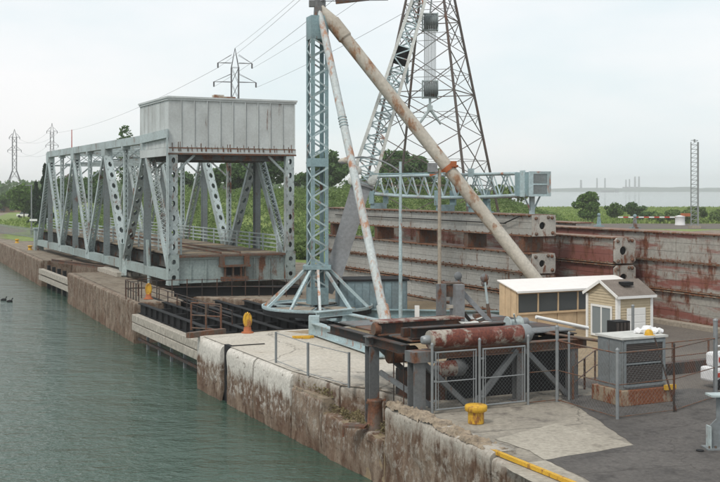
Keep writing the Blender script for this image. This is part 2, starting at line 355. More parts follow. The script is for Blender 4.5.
# ================================================================== SETTING
struct(MB().sheet([(-6000,-400),(9000,-400),(9000,9000),(-6000,9000)],-2.5),'water','water')
E0=W(5,15.4); 
def P2(p): return (p.x,p.y)
led=[W(39.2,15.9),W(35.6,16.35),W(34.4,17.2),W(31.2,17.6),W(31.2,16.1)]
IN=.35   # ground sheet starts behind the wall blocks
pit=[W(50.9,16.0),W(50.9,19.8),W(50.5,24.2),W(63.5,26.4),W(71,20.2),W(70.6,17.0)]
inl=[W(93.2,18.2),W(93.2,21.5),W(110,21.5),W(110,18.8)]
gp=[W(3,15.8),W(24.5,15.9),W(31.2,16.2)]+led[::-1][1:4]+[W(39.2,16.2)]+[W(50.6,16.2)]+pit[1:5]+[W(70.8,17.4)]+inl[:]+[W(149,20.3),W(420,31),W(1500,75),W(4000,200),(100,4000),(105,1500),(56,560),(60,430),(300,398),(3000,380),(3000,-60),(60,-60)]
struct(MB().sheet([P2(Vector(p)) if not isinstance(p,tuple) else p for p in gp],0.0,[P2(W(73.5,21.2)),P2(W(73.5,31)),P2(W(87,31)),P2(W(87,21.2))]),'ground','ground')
struct(MB().sheet([P2(W(73,20.8)),P2(W(73,31.4)),P2(W(87.4,31.4)),P2(W(87.4,20.8))],-1.6),'pit_floor','asphalt')  # dark floor colour paints in the shade under the bridge end
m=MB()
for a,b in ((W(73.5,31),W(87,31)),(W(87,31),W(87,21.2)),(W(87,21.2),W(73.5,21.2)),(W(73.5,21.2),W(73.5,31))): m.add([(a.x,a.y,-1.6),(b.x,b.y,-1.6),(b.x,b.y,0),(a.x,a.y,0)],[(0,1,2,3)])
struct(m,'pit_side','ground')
def inside(p,poly):
    x,y=p; c=False; n=len(poly)
    for i in range(n):
        (x1,y1),(x2,y2)=poly[i],poly[(i+1)%n]
        if (y1>y)!=(y2>y) and x<(x2-x1)*(y-y1)/(y2-y1)+x1: c=not c
    return c
def wall_block(a,b,zt,zb,mat,name='quay_wall',round_=.10,amp=.05,inw=.5,seed=0.,side=1,rough_top=0.,step=.28,gap=.02):
    a,b=Vector(a),Vector(b); d=(b-a); L=d.length; d.normalize(); a=a+d*gap; L-=2*gap
    nrm=Vector((-d.y,d.x,0))*side   # outward
    prof=[(-inw,zt-.35),(-inw,zt+.012),(-inw*.55,zt+.014),(-round_*1.1,zt+.012),(-round_*.6,zt-round_*.08),(-round_*.29,zt-round_*.29),(-round_*.08,zt-round_*.6),(0,zt-round_*1.1)]
    z=zt-round_*1.1
    while z>zb+.2: z-=.24; prof.append((0,z))
    n=max(2,int(L/step)); m=MB(); vs=[]
    for i in range(n+1):
        for j,(o,z) in enumerate(prof):
            p=a+d*(L*i/n); k=0
            q=Vector((p.x*1.3+seed,p.y*1.3,z*1.3))
            f=noise.fractal(q,.9,2.,5)
            if j>=3: k=f*amp*(1.0 if z<zt-.3 else .6)
            zz=z+(noise.fractal(q*1.7,.9,2.,4)*rough_top if 1<=j<=5 else 0)
            e=nrm*(o+k)
            if i in (0,n) and j>=3: e-=d*(.03 if i==n else -.03)
            vs.append(Vector((p.x,p.y,0))+e+Vector((0,0,zz)))
    J=len(prof); fs=[]
    for i in range(n):
        for j in range(J-1):
            f=(i*J+j,i*J+j+1,(i+1)*J+j+1,(i+1)*J+j); fs.append(f[::-1] if side>0 else f)
    m.add(vs,fs,True)
    e0=tuple(range(J)); e1=tuple(range(n*J,(n+1)*J)); m.add(vs,[e0[::-1],e1])
    return struct(m,name,mat)
# canal-side wall: blocks from the foreground to far
wall_block(W(3,15.25),W(24.3,15.5),0,-3,'mid_wall',seed=1,amp=.06,inw=.7)
wall_block(W(24.3,15.5),W(31.2,15.88),.12,-3,'mid_wall',seed=2,amp=.09,inw=.75,rough_top=.07,round_=.18)
wall_block(W(31.2,15.86),W(36.0,15.84),-1.0,-3,'mid_wall',seed=3,amp=.10,rough_top=.06,inw=.6)
wall_block(W(36.0,15.84),W(38.9,15.82),-.55,-3,'mid_wall',seed=4,amp=.10,rough_top=.08,inw=.6)
wall_block(W(38.9,15.82),W(43.0,15.80),0,-3,'white_wall',seed=5,round_=.34)
wall_block(W(43.0,15.80),W(46.4,15.78),0,-3,'white_wall',seed=6,round_=.34)
wall_block(W(47.1,15.76),W(50.6,15.75),0,-3,'white_wall',seed=7,round_=.36)
wall_block(W(46.3,16.35),W(47.2,16.35),0,-3,'brown_wall',seed=8)
wall_block(W(50.62,15.75),W(50.9,24.2),0,-3,'white_wall',seed=9,round_=.2)
wall_block(W(50.5,24.2),W(63.5,26.4),0,-3,'brown_wall',seed=10)
wall_block(W(63.5,26.4),W(70.8,19.8),0,-3,'brown_wall',seed=11)
wall_block(W(66.8,19.8),W(66.8,16.85),0,-3,'brown_wall',seed=12,side=1)
wall_block(W(66.8,16.85),W(80,17.3),0,-3,'brown_wall',seed=13,amp=.08)
wall_block(W(80,17.3),W(93.2,17.85),0,-3,'brown_wall',seed=14,amp=.08)
wall_block(W(93.2,17.85),W(93.2,21.5),0,-3,'brown_wall',seed=15,side=1)
wall_block(W(93.2,21.5),W(110,21.5),0,-3,'brown_wall',seed=16,side=1)
wall_block(W(110,21.5),W(110,18.5),0,-3,'brown_wall',seed=17,side=1)
wall_block(W(110,18.5),W(150,20.0),0,-3,'brown_wall',seed=18,amp=.08,step=.6)
wall_block(W(150,20.0),W(420,30.5),0,-3,'brown_wall',seed=19,amp=.05,step=3)
struct(MB().sheet([P2(W(66.9,16.9)),P2(W(66.9,20)),P2(W(70.9,20.2)),P2(W(71,17.0))],.003),'pier_top','ground')
struct(MB().prism([P2(W(31.2,15.9)),P2(W(36,15.9)),P2(W(36,16.4)),P2(led[1]),P2(led[2]),P2(led[3])],-3,-1.0),'quay_ledge','dirt')
struct(MB().prism([P2(W(36.0,15.9)),P2(W(38.9,15.9)),P2(W(38.9,16.25)),P2(W(36,16.45))],-3,-.5),'quay_ledge','coping')
wall_block(led[0],led[1],0,-1.2,'mid_wall',seed=21,side=-1,rough_top=.05,round_=.15)
wall_block(led[1],led[2],0,-1.2,'mid_wall',seed=22,side=-1,rough_top=.05,round_=.15)
wall_block(led[2],led[3],0,-1.2,'mid_wall',seed=23,side=-1,rough_top=.05,round_=.15)
wall_block(W(31.2,17.6),W(31.2,15.9),.02,-3,'mid_wall',seed=24,side=-1,rough_top=.04)
# broken mortar strip on the near coping
m=MB(); nu,nv=200,12; vs=[]
for i in range(nu+1):
    u=24.4+i*(6.75/nu)
    for j in range(nv+1):
        e=j/nv; f=noise.fractal(Vector((u*1.6,e*2.,3.)),1,2,5); g=noise.noise(Vector((u*1.1,8.,0)))
        v=15.56+(u-24.4)*.045+e*(.62+.16*g)+.05*f
        z=.13+.06*f+.05*noise.fractal(Vector((u*6,e*7,1.)),.6,2,4)+(.09 if noise.noise(Vector((u*.9,e*.8,5.)))>.05 else 0)
        if j==0: z-=.05
        if j==nv or i in(0,nu): z=0.0
        vs.append(W(u,v,z))
m.add(vs,[(i*(nv+1)+j,i*(nv+1)+j+1,(i+1)*(nv+1)+j+1,(i+1)*(nv+1)+j)[::-1] for i in range(nu) for j in range(nv)])
struct(m,'mortar_coping','coping')
# sheets of paving
def rough_edge(pts,amp=.09,step=.35,seed=0):
    out=[]; n=len(pts)
    for i in range(n):
        a=Vector(pts[i][:2]); b=Vector(pts[(i+1)%n][:2]); L=(b-a).length; k=max(1,min(60,int(L/step))); d=(b-a).normalized(); q=Vector((-d.y,d.x))
        for j in range(k):
            p=a.lerp(b,j/k); f=noise.fractal(Vector((p.x*1.1,p.y*1.1,seed)),.8,2,4); out.append(p+q*f*amp*(1 if j else .4))
    return out
def gs(pts,z,name,mat):
    if name.endswith('patch'): return struct(MB().sheet(rough_edge(pts,.07,.25),z),name,mat)
    return struct(MB().sheet([P2(p) for p in pts],z),name,mat)
gs([W(39.1,15.98),W(50.4,15.95),W(50.5,19.9),W(46,22.0),W(38,20.6),W(33.3,19.5),W(33.5,17.6),W(34.7,17.3),W(35.7,16.45)],.020,'concrete_slab','slab')
gs([W(50.4,20.0),W(50.3,24.3),W(62,27),W(60,33.6),W(40,33.6),W(33,28),W(33,19.6),W(38,20.7),W(46,22.1)],.008,'dirt_yard','dirt')
gs([W(3,15.9),W(24.4,16.1),W(31.1,16.5),W(31.1,17.7),W(33,17.9),W(33,24),W(3,24)],.016,'concrete_apron','apron')
gs([W(33,23.9),W(33,28),W(40,33.6),W(49,33.8),W(49,60),W(3,60),W(3,23.9)],.012,'yard_pavement','asphalt2')
# dark asphalt patches with the pale corner of concrete left between them
gs([G(560,398),G(586,413),G(634,446),G(545,461),G(600,487),G(600,520),G(1400,560),G(1100,400),G(760,395),G(690,389)],.024,'asphalt_patch','asphalt')
gs([G(634,446),G(545,461),G(530,452),G(495,440),G(556,424)],.028,'concrete_patch','patch')
gs([G(500,466),G(545,461.5),G(598,488),G(612,520),G(570,520),G(534,484)],.028,'concrete_patch','patch')
# kerb in front of the right-hand stack
struct(MB().prism([P2(W(30,38.7)),P2(W(62,38.7)),P2(W(62,39.3)),P2(W(30,39.3))],-.2,.22),'kerb','kerb')
# yellow edge rail on coping
struct(MB().beam(W(24.6,15.72,.10),W(5,15.5,.10),.11,.10),'quay_edge_kerb','yellow')
# grass, bank, road
grassp=[(-79,230),(-44.5,162),(-33,142),(-22,140),(-13,112),(-4,103),(6,112),(30,150),(60,188),(700,188),(700,396),(300,396),(61,412),(57,520),(95,1200),(-150,1500),(-175,600)]
struct(MB().sheet(grassp,.006),'grass_field','grass')
struct(MB().sheet([(34,192),(900,192),(900,222),(40,222)],.02),'road','asphalt2')
def ss(a,b,x): t=min(1,max(0,(x-a)/(b-a))); return t*t*(3-2*t)
def bank_h(x,y):
    front=112+ (max(0,x-5))*.9 + max(0,(-x-14))*1.15
    h=5.9*ss(front,front+52,y)*(1-ss(205,260,y))*ss(-56,-36,x)*(1-ss(16,42,x))
    return h+ (noise.fractal(Vector((x*.08,y*.08,0)),1,2,4)*.5 if h>.05 else 0)*min(1,h)
nx,ny=70,60; xs=[-80+ i*125/nx for i in range(nx+1)]; ys=[105+j*160/ny for j in range(ny+1)]
m=MB(); vs=[(x,y,bank_h(x,y)+.01-.5*(1 if (i in(0,nx) or j in(0,ny)) else 0)) for j,y in enumerate(ys) for i,x in enumerate(xs)]
m.add(vs,[(j*(nx+1)+i,j*(nx+1)+i+1,(j+1)*(nx+1)+i+1,(j+1)*(nx+1)+i) for j in range(ny) for i in range(nx) if max(bank_h(xs[i],ys[j]),bank_h(xs[i+1],ys[j+1]))>.04],True)
struct(m,'grass_bank','grass')
# far shore across the lake
m=MB(); pts=[]
xx=-600.
prev=None
rng=random.Random(3)
tops=[]
while xx<2400:
    h=9+6*noise.noise(Vector((xx*.004,0,0)))+3*noise.noise(Vector((xx*.03,5,0)))
    if 640<xx/4000*1100+360<700: h+=6
    tops.append((xx,max(5,h))); xx+=16
for (x0,h0),(x1,h1) in zip(tops[:-1],tops[1:]):
    m.add([(x0,4000,-2.5),(x1,4000,-2.5),(x1,4015,h1),(x0,4015,h0),(x0,4200,h0),(x1,4200,h1)],[(0,1,2,3),(3,2,5,4)],True)
struct(m,'far_shore','farland')
# ------------------------------------------------------------------ foliage helpers
def leaves(name,cent,size,mat,parent=None,kind=None,seed=0,flat=0.,asp=1.6):
    r=np.random.default_rng(seed); n=len(cent); c=np.asarray(cent,dtype=np.float64)
    d=r.normal(size=(n,3)); d/=np.linalg.norm(d,axis=1)[:,None]
    e=np.cross(d,r.normal(size=(n,3))); e/=np.linalg.norm(e,axis=1)[:,None]
    if flat: d[:,2]=np.abs(d[:,2])+flat; d/=np.linalg.norm(d,axis=1)[:,None]
    s=(size*r.uniform(.6,1.35,n))[:,None]
    v=np.stack([c-d*s*asp*.5,c+e*s*.5,c+d*s*asp*.5,c-e*s*.5],1).reshape(-1,3)
    me=bpy.data.meshes.new(name); me.vertices.add(4*n); me.vertices.foreach_set('co',v.ravel())
    me.loops.add(4*n); me.loops.foreach_set('vertex_index',np.arange(4*n)); me.polygons.add(n)
    me.polygons.foreach_set('loop_start',np.arange(0,4*n,4)); me.update(calc_edges=True); me.materials.append(M[mat])
    o=bpy.data.objects.new(name,me); COL.objects.link(o)
    if parent: o.parent=parent
    if kind: o['kind']=kind
    return o
def crown_pts(n,w,h,z0,seed,clumps=26,cr=.26,shape=1.):
    r=np.random.default_rng(seed); P=[]
    cs=[]
    for k in range(clumps):
        a=r.uniform(0,2*math.pi); t=r.uniform(0,1)**.6; q=r.uniform(-1,1); rad=math.sqrt(max(0,1-q*q*.9))*t
        if q<0: rad*=shape
        cs.append((math.cos(a)*rad*w*.5,math.sin(a)*rad*w*.5,z0+h*.5+q*h*.40,r.uniform(.55,1.2)*cr*min(w,h*1.15)*.8))
    per=n//clumps
    for cx,cy,cz,rr in cs:
        d=r.normal(size=(per,3)); d/=np.linalg.norm(d,axis=1)[:,None]; rad=r.uniform(.35,1.08,per)**.6
        P.append(np.stack([cx+d[:,0]*rad*rr,cy+d[:,1]*rad*rr,cz+d[:,2]*rad*rr*.75],1))
    return np.concatenate(P),cs
def tree(name,label,loc,h,wd,trunk_h,seed,mat='leaf',n=3200,size=.34,clumps=26,cat='tree',group=None,cr=.26,shape=1.,tr=.16):
    t=thing(name,label,cat,loc,0,group)
    P,cs=crown_pts(n,wd,h-trunk_h,trunk_h,seed,clumps,cr,shape)
    leaves('crown',P,size,mat,t,seed=seed)
    m=MB(); top=Vector((0,0,trunk_h+(h-trunk_h)*.55)); m.tube((0,0,-.2),(0,0,trunk_h),tr,tr*.75,7); m.tube((0,0,trunk_h),top,tr*.75,tr*.3,6)
    for cx,cy,cz,rr in cs[:12]:
        z=trunk_h+(cz-trunk_h)*.4; m.tube((0,0,max(trunk_h*.7,z-.3)),(cx*.85,cy*.85,cz),tr*.35,tr*.12,5)
    m.build('trunk','bark',t); return t
def onpx(px,Y,z=0): return Vector(((px-360)*Y/F,Y,z))
# trees behind the bank
def bz(p): return max(0,bank_h(p.x,p.y))
def btree(px,Y,ytop,wpx,label,seed,**k):
    p=onpx(px,Y); p.z=bz(p)-.2; top=CZ+(HOR-ytop)*Y/F; return tree('tree',label,p,top-p.z,wpx*Y/F,(top-p.z)*.22,seed,**k)
btree(322,215,152,50,'broad dark green tree standing between the blue lattice mast and the bridge',11,n=7000,size=.5,clumps=34)
btree(300,250,172,26,'small dark tree just left of the broad tree beside the mast',12,n=2500,size=.5)
btree(403,205,152,50,'dark green tree behind the crane boom, left of the rusty tube',13,n=6500,size=.5,clumps=34)
btree(430,225,168,36,'lower round green tree between the rusty tube and the hoisting tackle pylon',14,n=4000,size=.5)
btree(362,240,176,28,'low hazy tree behind the grey foot of the crane boom',15,n=2500,size=.5)
btree(262,190,150,42,'tall green tree seen under the counterweight house near its right post',16,n=6000,size=.5,clumps=34)
btree(236,200,160,34,'dark green tree seen under the counterweight house left of its tallest neighbour',17,n=4500,size=.5)
btree(212,215,168,30,'smaller green tree seen through the bridge left of the pair under the house',18,n=3500,size=.5)
btree(180,240,172,34,'green tree seen through the middle panels of the bridge',19,n=3500,size=.5)
btree(128,215,122,30,'sparse twiggy treetop poking above the bridge left of the counterweight house',20,n=1800,size=.36,clumps=22)
btree(100,230,172,46,'green tree behind the far half of the bridge truss',21,n=3500,size=.5)
btree(72,250,176,40,'green tree behind the far end panels of the bridge truss',22,n=3500,size=.5)
# left: conifer and mixed
def conifer(px,Y,ytop,wpx,label,seed):
    p=onpx(px,Y); H=CZ+(HOR-ytop)*Y/F; t=thing('conifer_tree',label,'conifer',p)
    r=np.random.default_rng(seed); n=5200; q=r.uniform(0,1,n)**.75; z=H*(.06+.94*(1-q)); rad=wpx*Y/F*.5*(q**.85)*(0.72+.28*np.sin(z*3.1)); a=r.uniform(0,2*math.pi,n); rr=rad*r.uniform(.25,1.1,n)**.5
    leaves('crown',np.stack([rr*np.cos(a),rr*np.sin(a),z-rr*.25],1),.42,'conifer',t,seed=seed)
    MB().tube((0,0,-.1),(0,0,H*.95),.2,.03,7).build('trunk','bark',t)
conifer(45,205,164,22,'tall dark conifer at the far end of the bridge',31)
conifer(36,225,182,18,'shorter dark conifer left of the tall one',32)
btree(24,260,184,30,'light green tree left of the conifers',33,n=4000,size=.5,mat='leafmid')
btree(4,330,196,34,'rounded tree at the left edge of the view',34,n=3000,size=.6,mat='leafmid')
btree(14,420,192,44,'hazy wide tree behind the small brown building',35,n=3000,size=.8)
btree(-14,400,190,44,'hazy tree just outside the left edge',36,n=2500,size=.8)
# a far wood along the horizon behind the left-hand side
m_pts=[]
r=np.random.default_rng(8)
for k in range(260):
    x=r.uniform(-420,10); y=r.uniform(520,760)
    hh=r.uniform(7,12); c=r.normal(size=(90,3)); c/=np.linalg.norm(c,axis=1)[:,None]; m_pts.append(np.stack([x+c[:,0]*6,y+c[:,1]*6,hh*.5+c[:,2]*hh*.55],1))
o=leaves('far_wood',np.concatenate(m_pts),1.6,'leaf',kind='stuff',seed=4); o['label']='hazy wood along the horizon at the left'; 
# right-hand trees near the lake
tree('tree','rounded bright green tree on the lakeshore grass, tallest of the shore trees',onpx(588,228),6.4,5.0,.9,41,mat='leafmid',n=6500,size=.34,clumps=30,shape=.8)
tree('tree','small young green tree right of the tallest shore tree',onpx(614,245),3.9,4.0,.7,42,mat='leafmid',n=1800,size=.32)
tree('tree','thin dark shore tree near the striped barrier',onpx(635,245),4.0,4.6,.7,43,mat='leaf',n=1800,size=.34)
def bush(px,Y,h,wd,label,seed,mat='bush',n=2600,size=.36):
    p=onpx(px,Y); p.z=bz(p); t=thing('bush',label,'bush',p); P,cs=crown_pts(n,wd,h*1.15,-h*.1,seed,22,.34,1.)
    P[:,2]=np.abs(P[:,2]); leaves('crown',P,size,mat,t,seed=seed)
    m=MB()
    for k in range(5): m.tube((0,0,-.1),(cs[k][0]*.8,cs[k][1]*.8,max(.3,cs[k][2]*.8)),.06,.02,5)
    m.build('stem','bark',t); return t
bush(655,232,1.9,11,'dark bush left of the white barrier box',51,mat='leaf',n=4000)
bush(700,226,3.0,19,'large rounded green bush at the foot of the tall ladder mast',52,mat='bush',n=9000)
bush(738,240,2.4,16,'green bush at the right edge by the lake',53,n=5000)
bush(672,245,1.7,9,'low bush behind the white barrier box',54,mat='leaf',n=2500)
bush(303,110,1.6,4.0,'bright green weedy bush right of the bridge end',55,n=2200,size=.22)
bush(500,185,2.6,9,'low bush on the grass behind the lifting truss',56,n=2500)
bush(395,165,2.4,10,'low bush on the bank behind the street lamp post',57,n=2500)
bush(445,170,2.4,9,'low bush on the bank right of the second pole',58,n=2500)
# weeds and grass
def scatter(n,fx,seed): 
    r=np.random.default_rng(seed); return fx(r,n)
def weeds(name,label,gen,size,mat,seed,asp=1.6,flat=0.):
    P=gen(np.random.default_rng(seed)); o=leaves(name,P,size,mat,kind='stuff',seed=seed,asp=asp,flat=flat); o['label']=label; return o
def gen_bank(r):
    P=[]
    while len(P)<110000:
        x=r.uniform(-60,34); y=112+ (r.uniform(0,1)**1.3)*95; h=bank_h(x,y)
        c=noise.noise(Vector((x*.22,y*.22,1.)))
        if h<.25: continue
        k=9 if c>.1 else 4
        for _ in range(k): P.append((x+r.normal()*.4,y+r.normal()*.4,h+r.uniform(0,.35+max(0,c)*2.2)))
    return P
weeds('bank_weeds','dense green weeds and brambles covering the grass bank',gen_bank,.22,'bush',61)
def gen_field(r):
    x=r.uniform(35,230,60000); y=222+(r.uniform(0,1,60000)**1.2)*180; return np.stack([x,y,r.uniform(0,.5,60000)],1)
weeds('shore_grass','rough green grass between the road and the lake',gen_field,.55,'grassblade',62,1.4,1.)
def gen_left(r):
    n=22000; y=175+r.uniform(0,1,n)*240; x=-.20*y+r.uniform(-1,1,n)*.16*y; k=(x>-78)&(y>160+(-x-44)*1.9+6); return np.stack([x,y,r.uniform(0,.3,n)],1)[k]
weeds('field_grass','short grass of the field left of the bridge',gen_left,.45,'grassblade',63,1.4,1.)
def gen_quay(r):
    P=[]
    for _ in range(150):
        u=r.uniform(31.4,39.0); v=16.2+r.uniform(-.15,.5)*(1 if u<35 else .3); z=-1.0 if u<36 else -.5
        p=W(u,v,z)
        for k in range(9): P.append((p.x+r.normal()*.07,p.y+r.normal()*.07,z+r.uniform(0,.28)))
    return P
weeds('ledge_weeds','dry weeds growing on the broken quay ledge',gen_quay,.05,'drygrass',64,2.4)
# ================================================================== BRIDGE (local: x across, y along, z up)
BW=8.75; NP=54.0; HP=6.75
N0=G(172.5,285,.3)
br=thing('truss_bridge','long grey riveted steel truss swing bridge carrying a boxy counterweight house','bridge',(N0.x,N0.y,0),TH)
ZB=.92; ZT=10.75
bot=[0,13.5,27,40.5,54]; top=[6.75,20.25,33.75,47.25]
dv=Vector((1,0,0))
def truss(x0,near):
    X=lambda y,z:Vector((x0,y,z))
    m=MB(); m.beam(X(6.4,ZT),X(47.5,ZT),.62,.62)
    for y in top: m.beam(X(y-.7,ZT-.35),X(y+.7,ZT-.35),.66,1.1)
    for i in range(3): m.box((x0,13.5*(i+1),ZT-.3),(.64,.5,.5))
    m.build('top_chord','bridge',br)
    m=MB(); m.beam(X(.35,ZB),X(54.2,ZB),.5,.66)
    for k in range(9): m.box((x0,k*HP if k else .5,ZB),(.56,.12,.74))
    m.build('bottom_chord','endbeam',br)
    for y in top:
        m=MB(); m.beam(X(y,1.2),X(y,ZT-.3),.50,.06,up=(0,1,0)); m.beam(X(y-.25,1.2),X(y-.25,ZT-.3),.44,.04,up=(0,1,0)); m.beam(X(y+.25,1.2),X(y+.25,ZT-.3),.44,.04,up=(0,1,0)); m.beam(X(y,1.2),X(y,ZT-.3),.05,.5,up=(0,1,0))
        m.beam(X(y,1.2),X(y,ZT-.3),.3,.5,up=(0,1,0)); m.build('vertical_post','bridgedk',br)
    for y in bot[1:4]:
        m=MB(); 
        lattice(m,X(y,1.2),X(y,ZT-.3),.34,.34,(0,1,0),.4,.03,.04); m.build('hanger','bridge',br)
    zt=ZT-.45; zb=ZB+.25
    seq=[((0,zb),(6.75,zt),'L'),((13.5,zb),(6.75,zt),'P2'),((13.5,zb),(20.25,zt),'P'),((27,zb),(20.25,zt),'L2'),((27,zb),(33.75,zt),'L'),((40.5,zb),(33.75,zt),'L2'),((40.5,zb),(47.25,zt),'L'),((54,zb),(47.25,zt),'L2')]
    for a,b,k in seq:
        m=MB()
        dn=Vector((0,-(b[1]-a[1]),b[0]-a[0])).normalized()
        if k=='P': perforated(m,X(*a),X(*b),.62,.62,dn,1.15,.30,.55)
        elif k=='P2': perforated(m,X(*a),X(*b),.60,.40,dn,1.15,.28,.52)
        elif k=='L': lattice(m,X(*a),X(*b),.64,.50,dn,.42,.035,.06)
        else: lattice(m,X(*a),X(*b),.60,.34,dn,.42,.035,.06)
        m.build('diagonal','bridge',br)
    # gusset plates
    for y in bot[1:4]:
        m=MB(); 
        for s in (-1,1): m.add([(x0+s*.27,y-.75,.6),(x0+s*.27,y+.75,.6),(x0+s*.27,y+.55,1.9),(x0+s*.27,y-.55,1.9),(x0+s*.25,y-.75,.6),(x0+s*.25,y+.75,.6),(x0+s*.25,y+.55,1.9),(x0+s*.25,y-.55,1.9)],[(0,1,2,3),(7,6,5,4),(0,4,5,1),(1,5,6,2),(2,6,7,3),(3,7,4,0)])
        m.build('gusset','bridge',br)
    # end post with holes on its front face
    m=MB(); perforated(m,(x0,.0,2.45),(x0,.0,9.5),.62,.5,(0,1,0),.98,.26,.42); m.build('end_post','bridge',br)
    m=MB(); perforated(m,(x0,0,.3),(x0,0,2.45),.76,.7,(0,1,0),.98,.30,.34); m.box((x0,.0,.32),(.8,.72,.05)); m.build('end_post_foot','endbeam',br)
truss(0,True); truss(BW,False)
# pivot-end supports under the near truss
for x0 in (0,BW):
    m=MB(); m.beam((x0-.1,13.5,-.3),(x0-.1,13.5,2.6),.7,.8,up=(0,1,0)); m.beam((x0-.5,12.0,.0),(x0-.1,13.3,1.4),.4,.4); m.build('bearing_column','endbeam',br)
    m=MB(); m.beam((x0-.15,5.6,0),(x0-.15,6.2,3.2),.16,.55,up=(0,1,0),w1=.16,h1=.3); m.build('bearing_strut','endbeam',br)
    m=MB(); m.box((x0,54.6,1.2),(1.0,.9,2.4)); m.box((x0,54.6,2.5),(1.2,1.1,.15)); m.build('end_bearing','endbeam',br)
# floor system
m=MB()
for y in [k*HP for k in range(1,9)]: m.ibeam((.3,y,1.55),(BW-.3,y,1.55),.35,1.1)
m.build('floor_beams','floorsteel',br)
m=MB()
for x in (.9,2.4,3.6,5.1,6.4,7.8): m.ibeam((x,.4,1.65),(x,54,1.65),.3,.8)
m.build('stringers','floorsteel',br)
pl=None
k=0
y=.35
while y<53.8:
    w_=.0
    m=MB().box2((.45,y,2.26),(BW-.45,y+1.3,2.38-.015*(k%3))); m.build('deck_plank','dirt' if k%4==1 else 'ground',br); y+=1.33; k+=1
for x in (3.65,5.1): MB().box2((x-.04,.3,2.385),(x+.04,54,2.50)).build('rail','rust',br)
# end cross girder
m=MB(); m.box2((.4,-.02,.45),(BW-.4,.10,2.05)); m.box2((.35,-.14,2.05),(BW-.35,.30,2.20)); m.box2((.35,-.14,.38),(BW-.35,.25,.45))
for x in (1.3,2.4,6.0,7.2): m.box2((x-.03,-.12,.46),(x+.03,-.02,2.04))
m.build('end_girder','endbeam',br)
m=MB(); m.box2((.3,-.30,2.2),(BW-.3,.3,2.34)); m.build('end_sill','rust',br)
m=MB(); m.box2((3.5,-.45,.45),(5.4,-.03,.75)); m.box2((3.3,-.5,1.45),(5.6,-.15,1.6)); m.box2((3.35,-.4,1.6),(3.7,-.15,2.2)); m.box2((5.2,-.4,1.6),(5.55,-.15,2.2))
for x in (3.7,4.3,4.9,5.2): m.box2((x,-.3,.75),(x+.12,-.15,1.45))
m.build('rail_lock','rust',br)
m=MB(); m.box2((3.75,-.06,.85),(5.15,-.025,1.42)); m.build('girder_opening','black',br)
# guard rails
for x in (.75,BW-.75):
    m=MB()
    for z in (2.7,3.0,3.3,3.6): m.beam((x,.3,z),(x,53.8,z),.06,.09)
    m.build('guard_rail','bridge',br)
    for k in range(19):
        MB().box2((x-.05,.4+k*2.95,2.38),(x+.05,.5+k*2.95,3.68)).build('rail_post','bridge',br)
# top bracing
for y in [6.75,13.5,20.25,27,33.75,40.5,47.25]:
    m=MB(); m.beam((.3,y,ZT-.05),(BW-.3,y,ZT-.05),.2,.2); m.beam((.3,y,ZT-1.2),(BW-.3,y,ZT-1.2),.15,.15)
    for a in range(6):
        x0=.3+a*(BW-.6)/6; x1=x0+(BW-.6)/6; m.beam((x0,y,ZT-.1 if a%2 else ZT-1.15),(x1,y,ZT-1.15 if a%2 else ZT-.1),.09,.06)
    for s in (0,1): x=.25 if s==0 else BW-.25; m.beam((x,y,ZT-2.6),(x+(1.6 if s==0 else -1.6),y,ZT-1.2),.14,.12)
    m.build('sway_frame','bridge',br)
m=MB()
for i in range(6):
    y=6.75+i*6.75; m.beam((.2,y,ZT),(BW-.2,y+6.75,ZT),.12,.1); m.beam((BW-.2,y,ZT+.02),(.2,y+6.75,ZT+.02),.12,.1)
m.build('top_bracing','bridge',br)
# rusty chord piece leading to the house front
for x in (0,):
    xo=-.44 if x==0 else .55; m=MB(); m.beam((x+xo,6.9,ZT-.02),(x+xo,-.35,ZT+.12),.2,.6); m.build('chord_end','bridge',br)
    m=MB(); m.beam((x+(-.5 if x==0 else .56),-.42,ZT+.4),(x+(-.5 if x==0 else .56),-.42,2.4),.10,.14,up=(0,1,0)); m.build('front_stay','bridge',br)
# counterweight house
hx0,hx1,hy0,hy1,hz0,hz1=-.32,BW+.42,-.15,7.6,9.55,13.35
hs=MB().box2((hx0+.06,hy0+.06,hz0),(hx1-.06,hy1-.06,hz1)).build('counterweight_house','house',br)
fp=None
nf=10; wf=(hx1-hx0)/nf
for i in range(nf):
    m=MB().box2((0,-.03,0),(wf-.05,.03,hz1-hz0-.42)); m.box2((wf-.12,-.10,0),(wf-.05,-.03,hz1-hz0-.42))
    if fp is None: fp=m.build('panel','house',hs); fp.location=(hx0+.02,hy0+.03,hz0+.38)
    else: inst(fp,hs,(hx0+.02+i*wf,hy0+.03,hz0+.38))
ns=7; ws=(hy1-hy0)/ns; sp=None
for i in range(ns):
    if sp is None:
        m=MB().box2((-.03,0,0),(.03,ws-.05,hz1-hz0-.42)); m.box2((-.06,ws-.11,0),(-.03,ws-.05,hz1-hz0-.42)); sp=m.build('panel','house',hs); sp.location=(hx0+.03,hy0+.02,hz0+.38)
    else: inst(sp,hs,(hx0+.03,hy0+.02+i*ws,hz0+.38))
m=MB(); m.box2((hx0-.14,hy0-.14,hz1),(hx1+.14,hy1+.14,hz1+.13)); m.box2((hx0-.08,hy0-.08,hz1-.14),(hx1+.08,hy1+.08,hz1)); m.build('roof_edge','house',hs)
m=MB(); m.box2((hx0-.03,hy0-.08,hz0-.02),(hx1+.03,hy0+.10,hz0+.36)); m.build('sill_girder','house',hs)
MB().box2((hx0-.05,hy0-.12,hz0-.14),(hx1+.05,hy0+.10,hz0-.03)).build('bottom_edge','rust',hs)
MB().box2((hx0,hy0-.11,hz0+.30),(hx1,hy0-.085,hz0+.36)).build('seam_strip','plinth',hs)
m=MB(); m.box2((hx0-.03,hy0+.12,hz0-.22),(hx0+.10,hy1,hz0+.36)); m.build('sill_girder','house',hs)
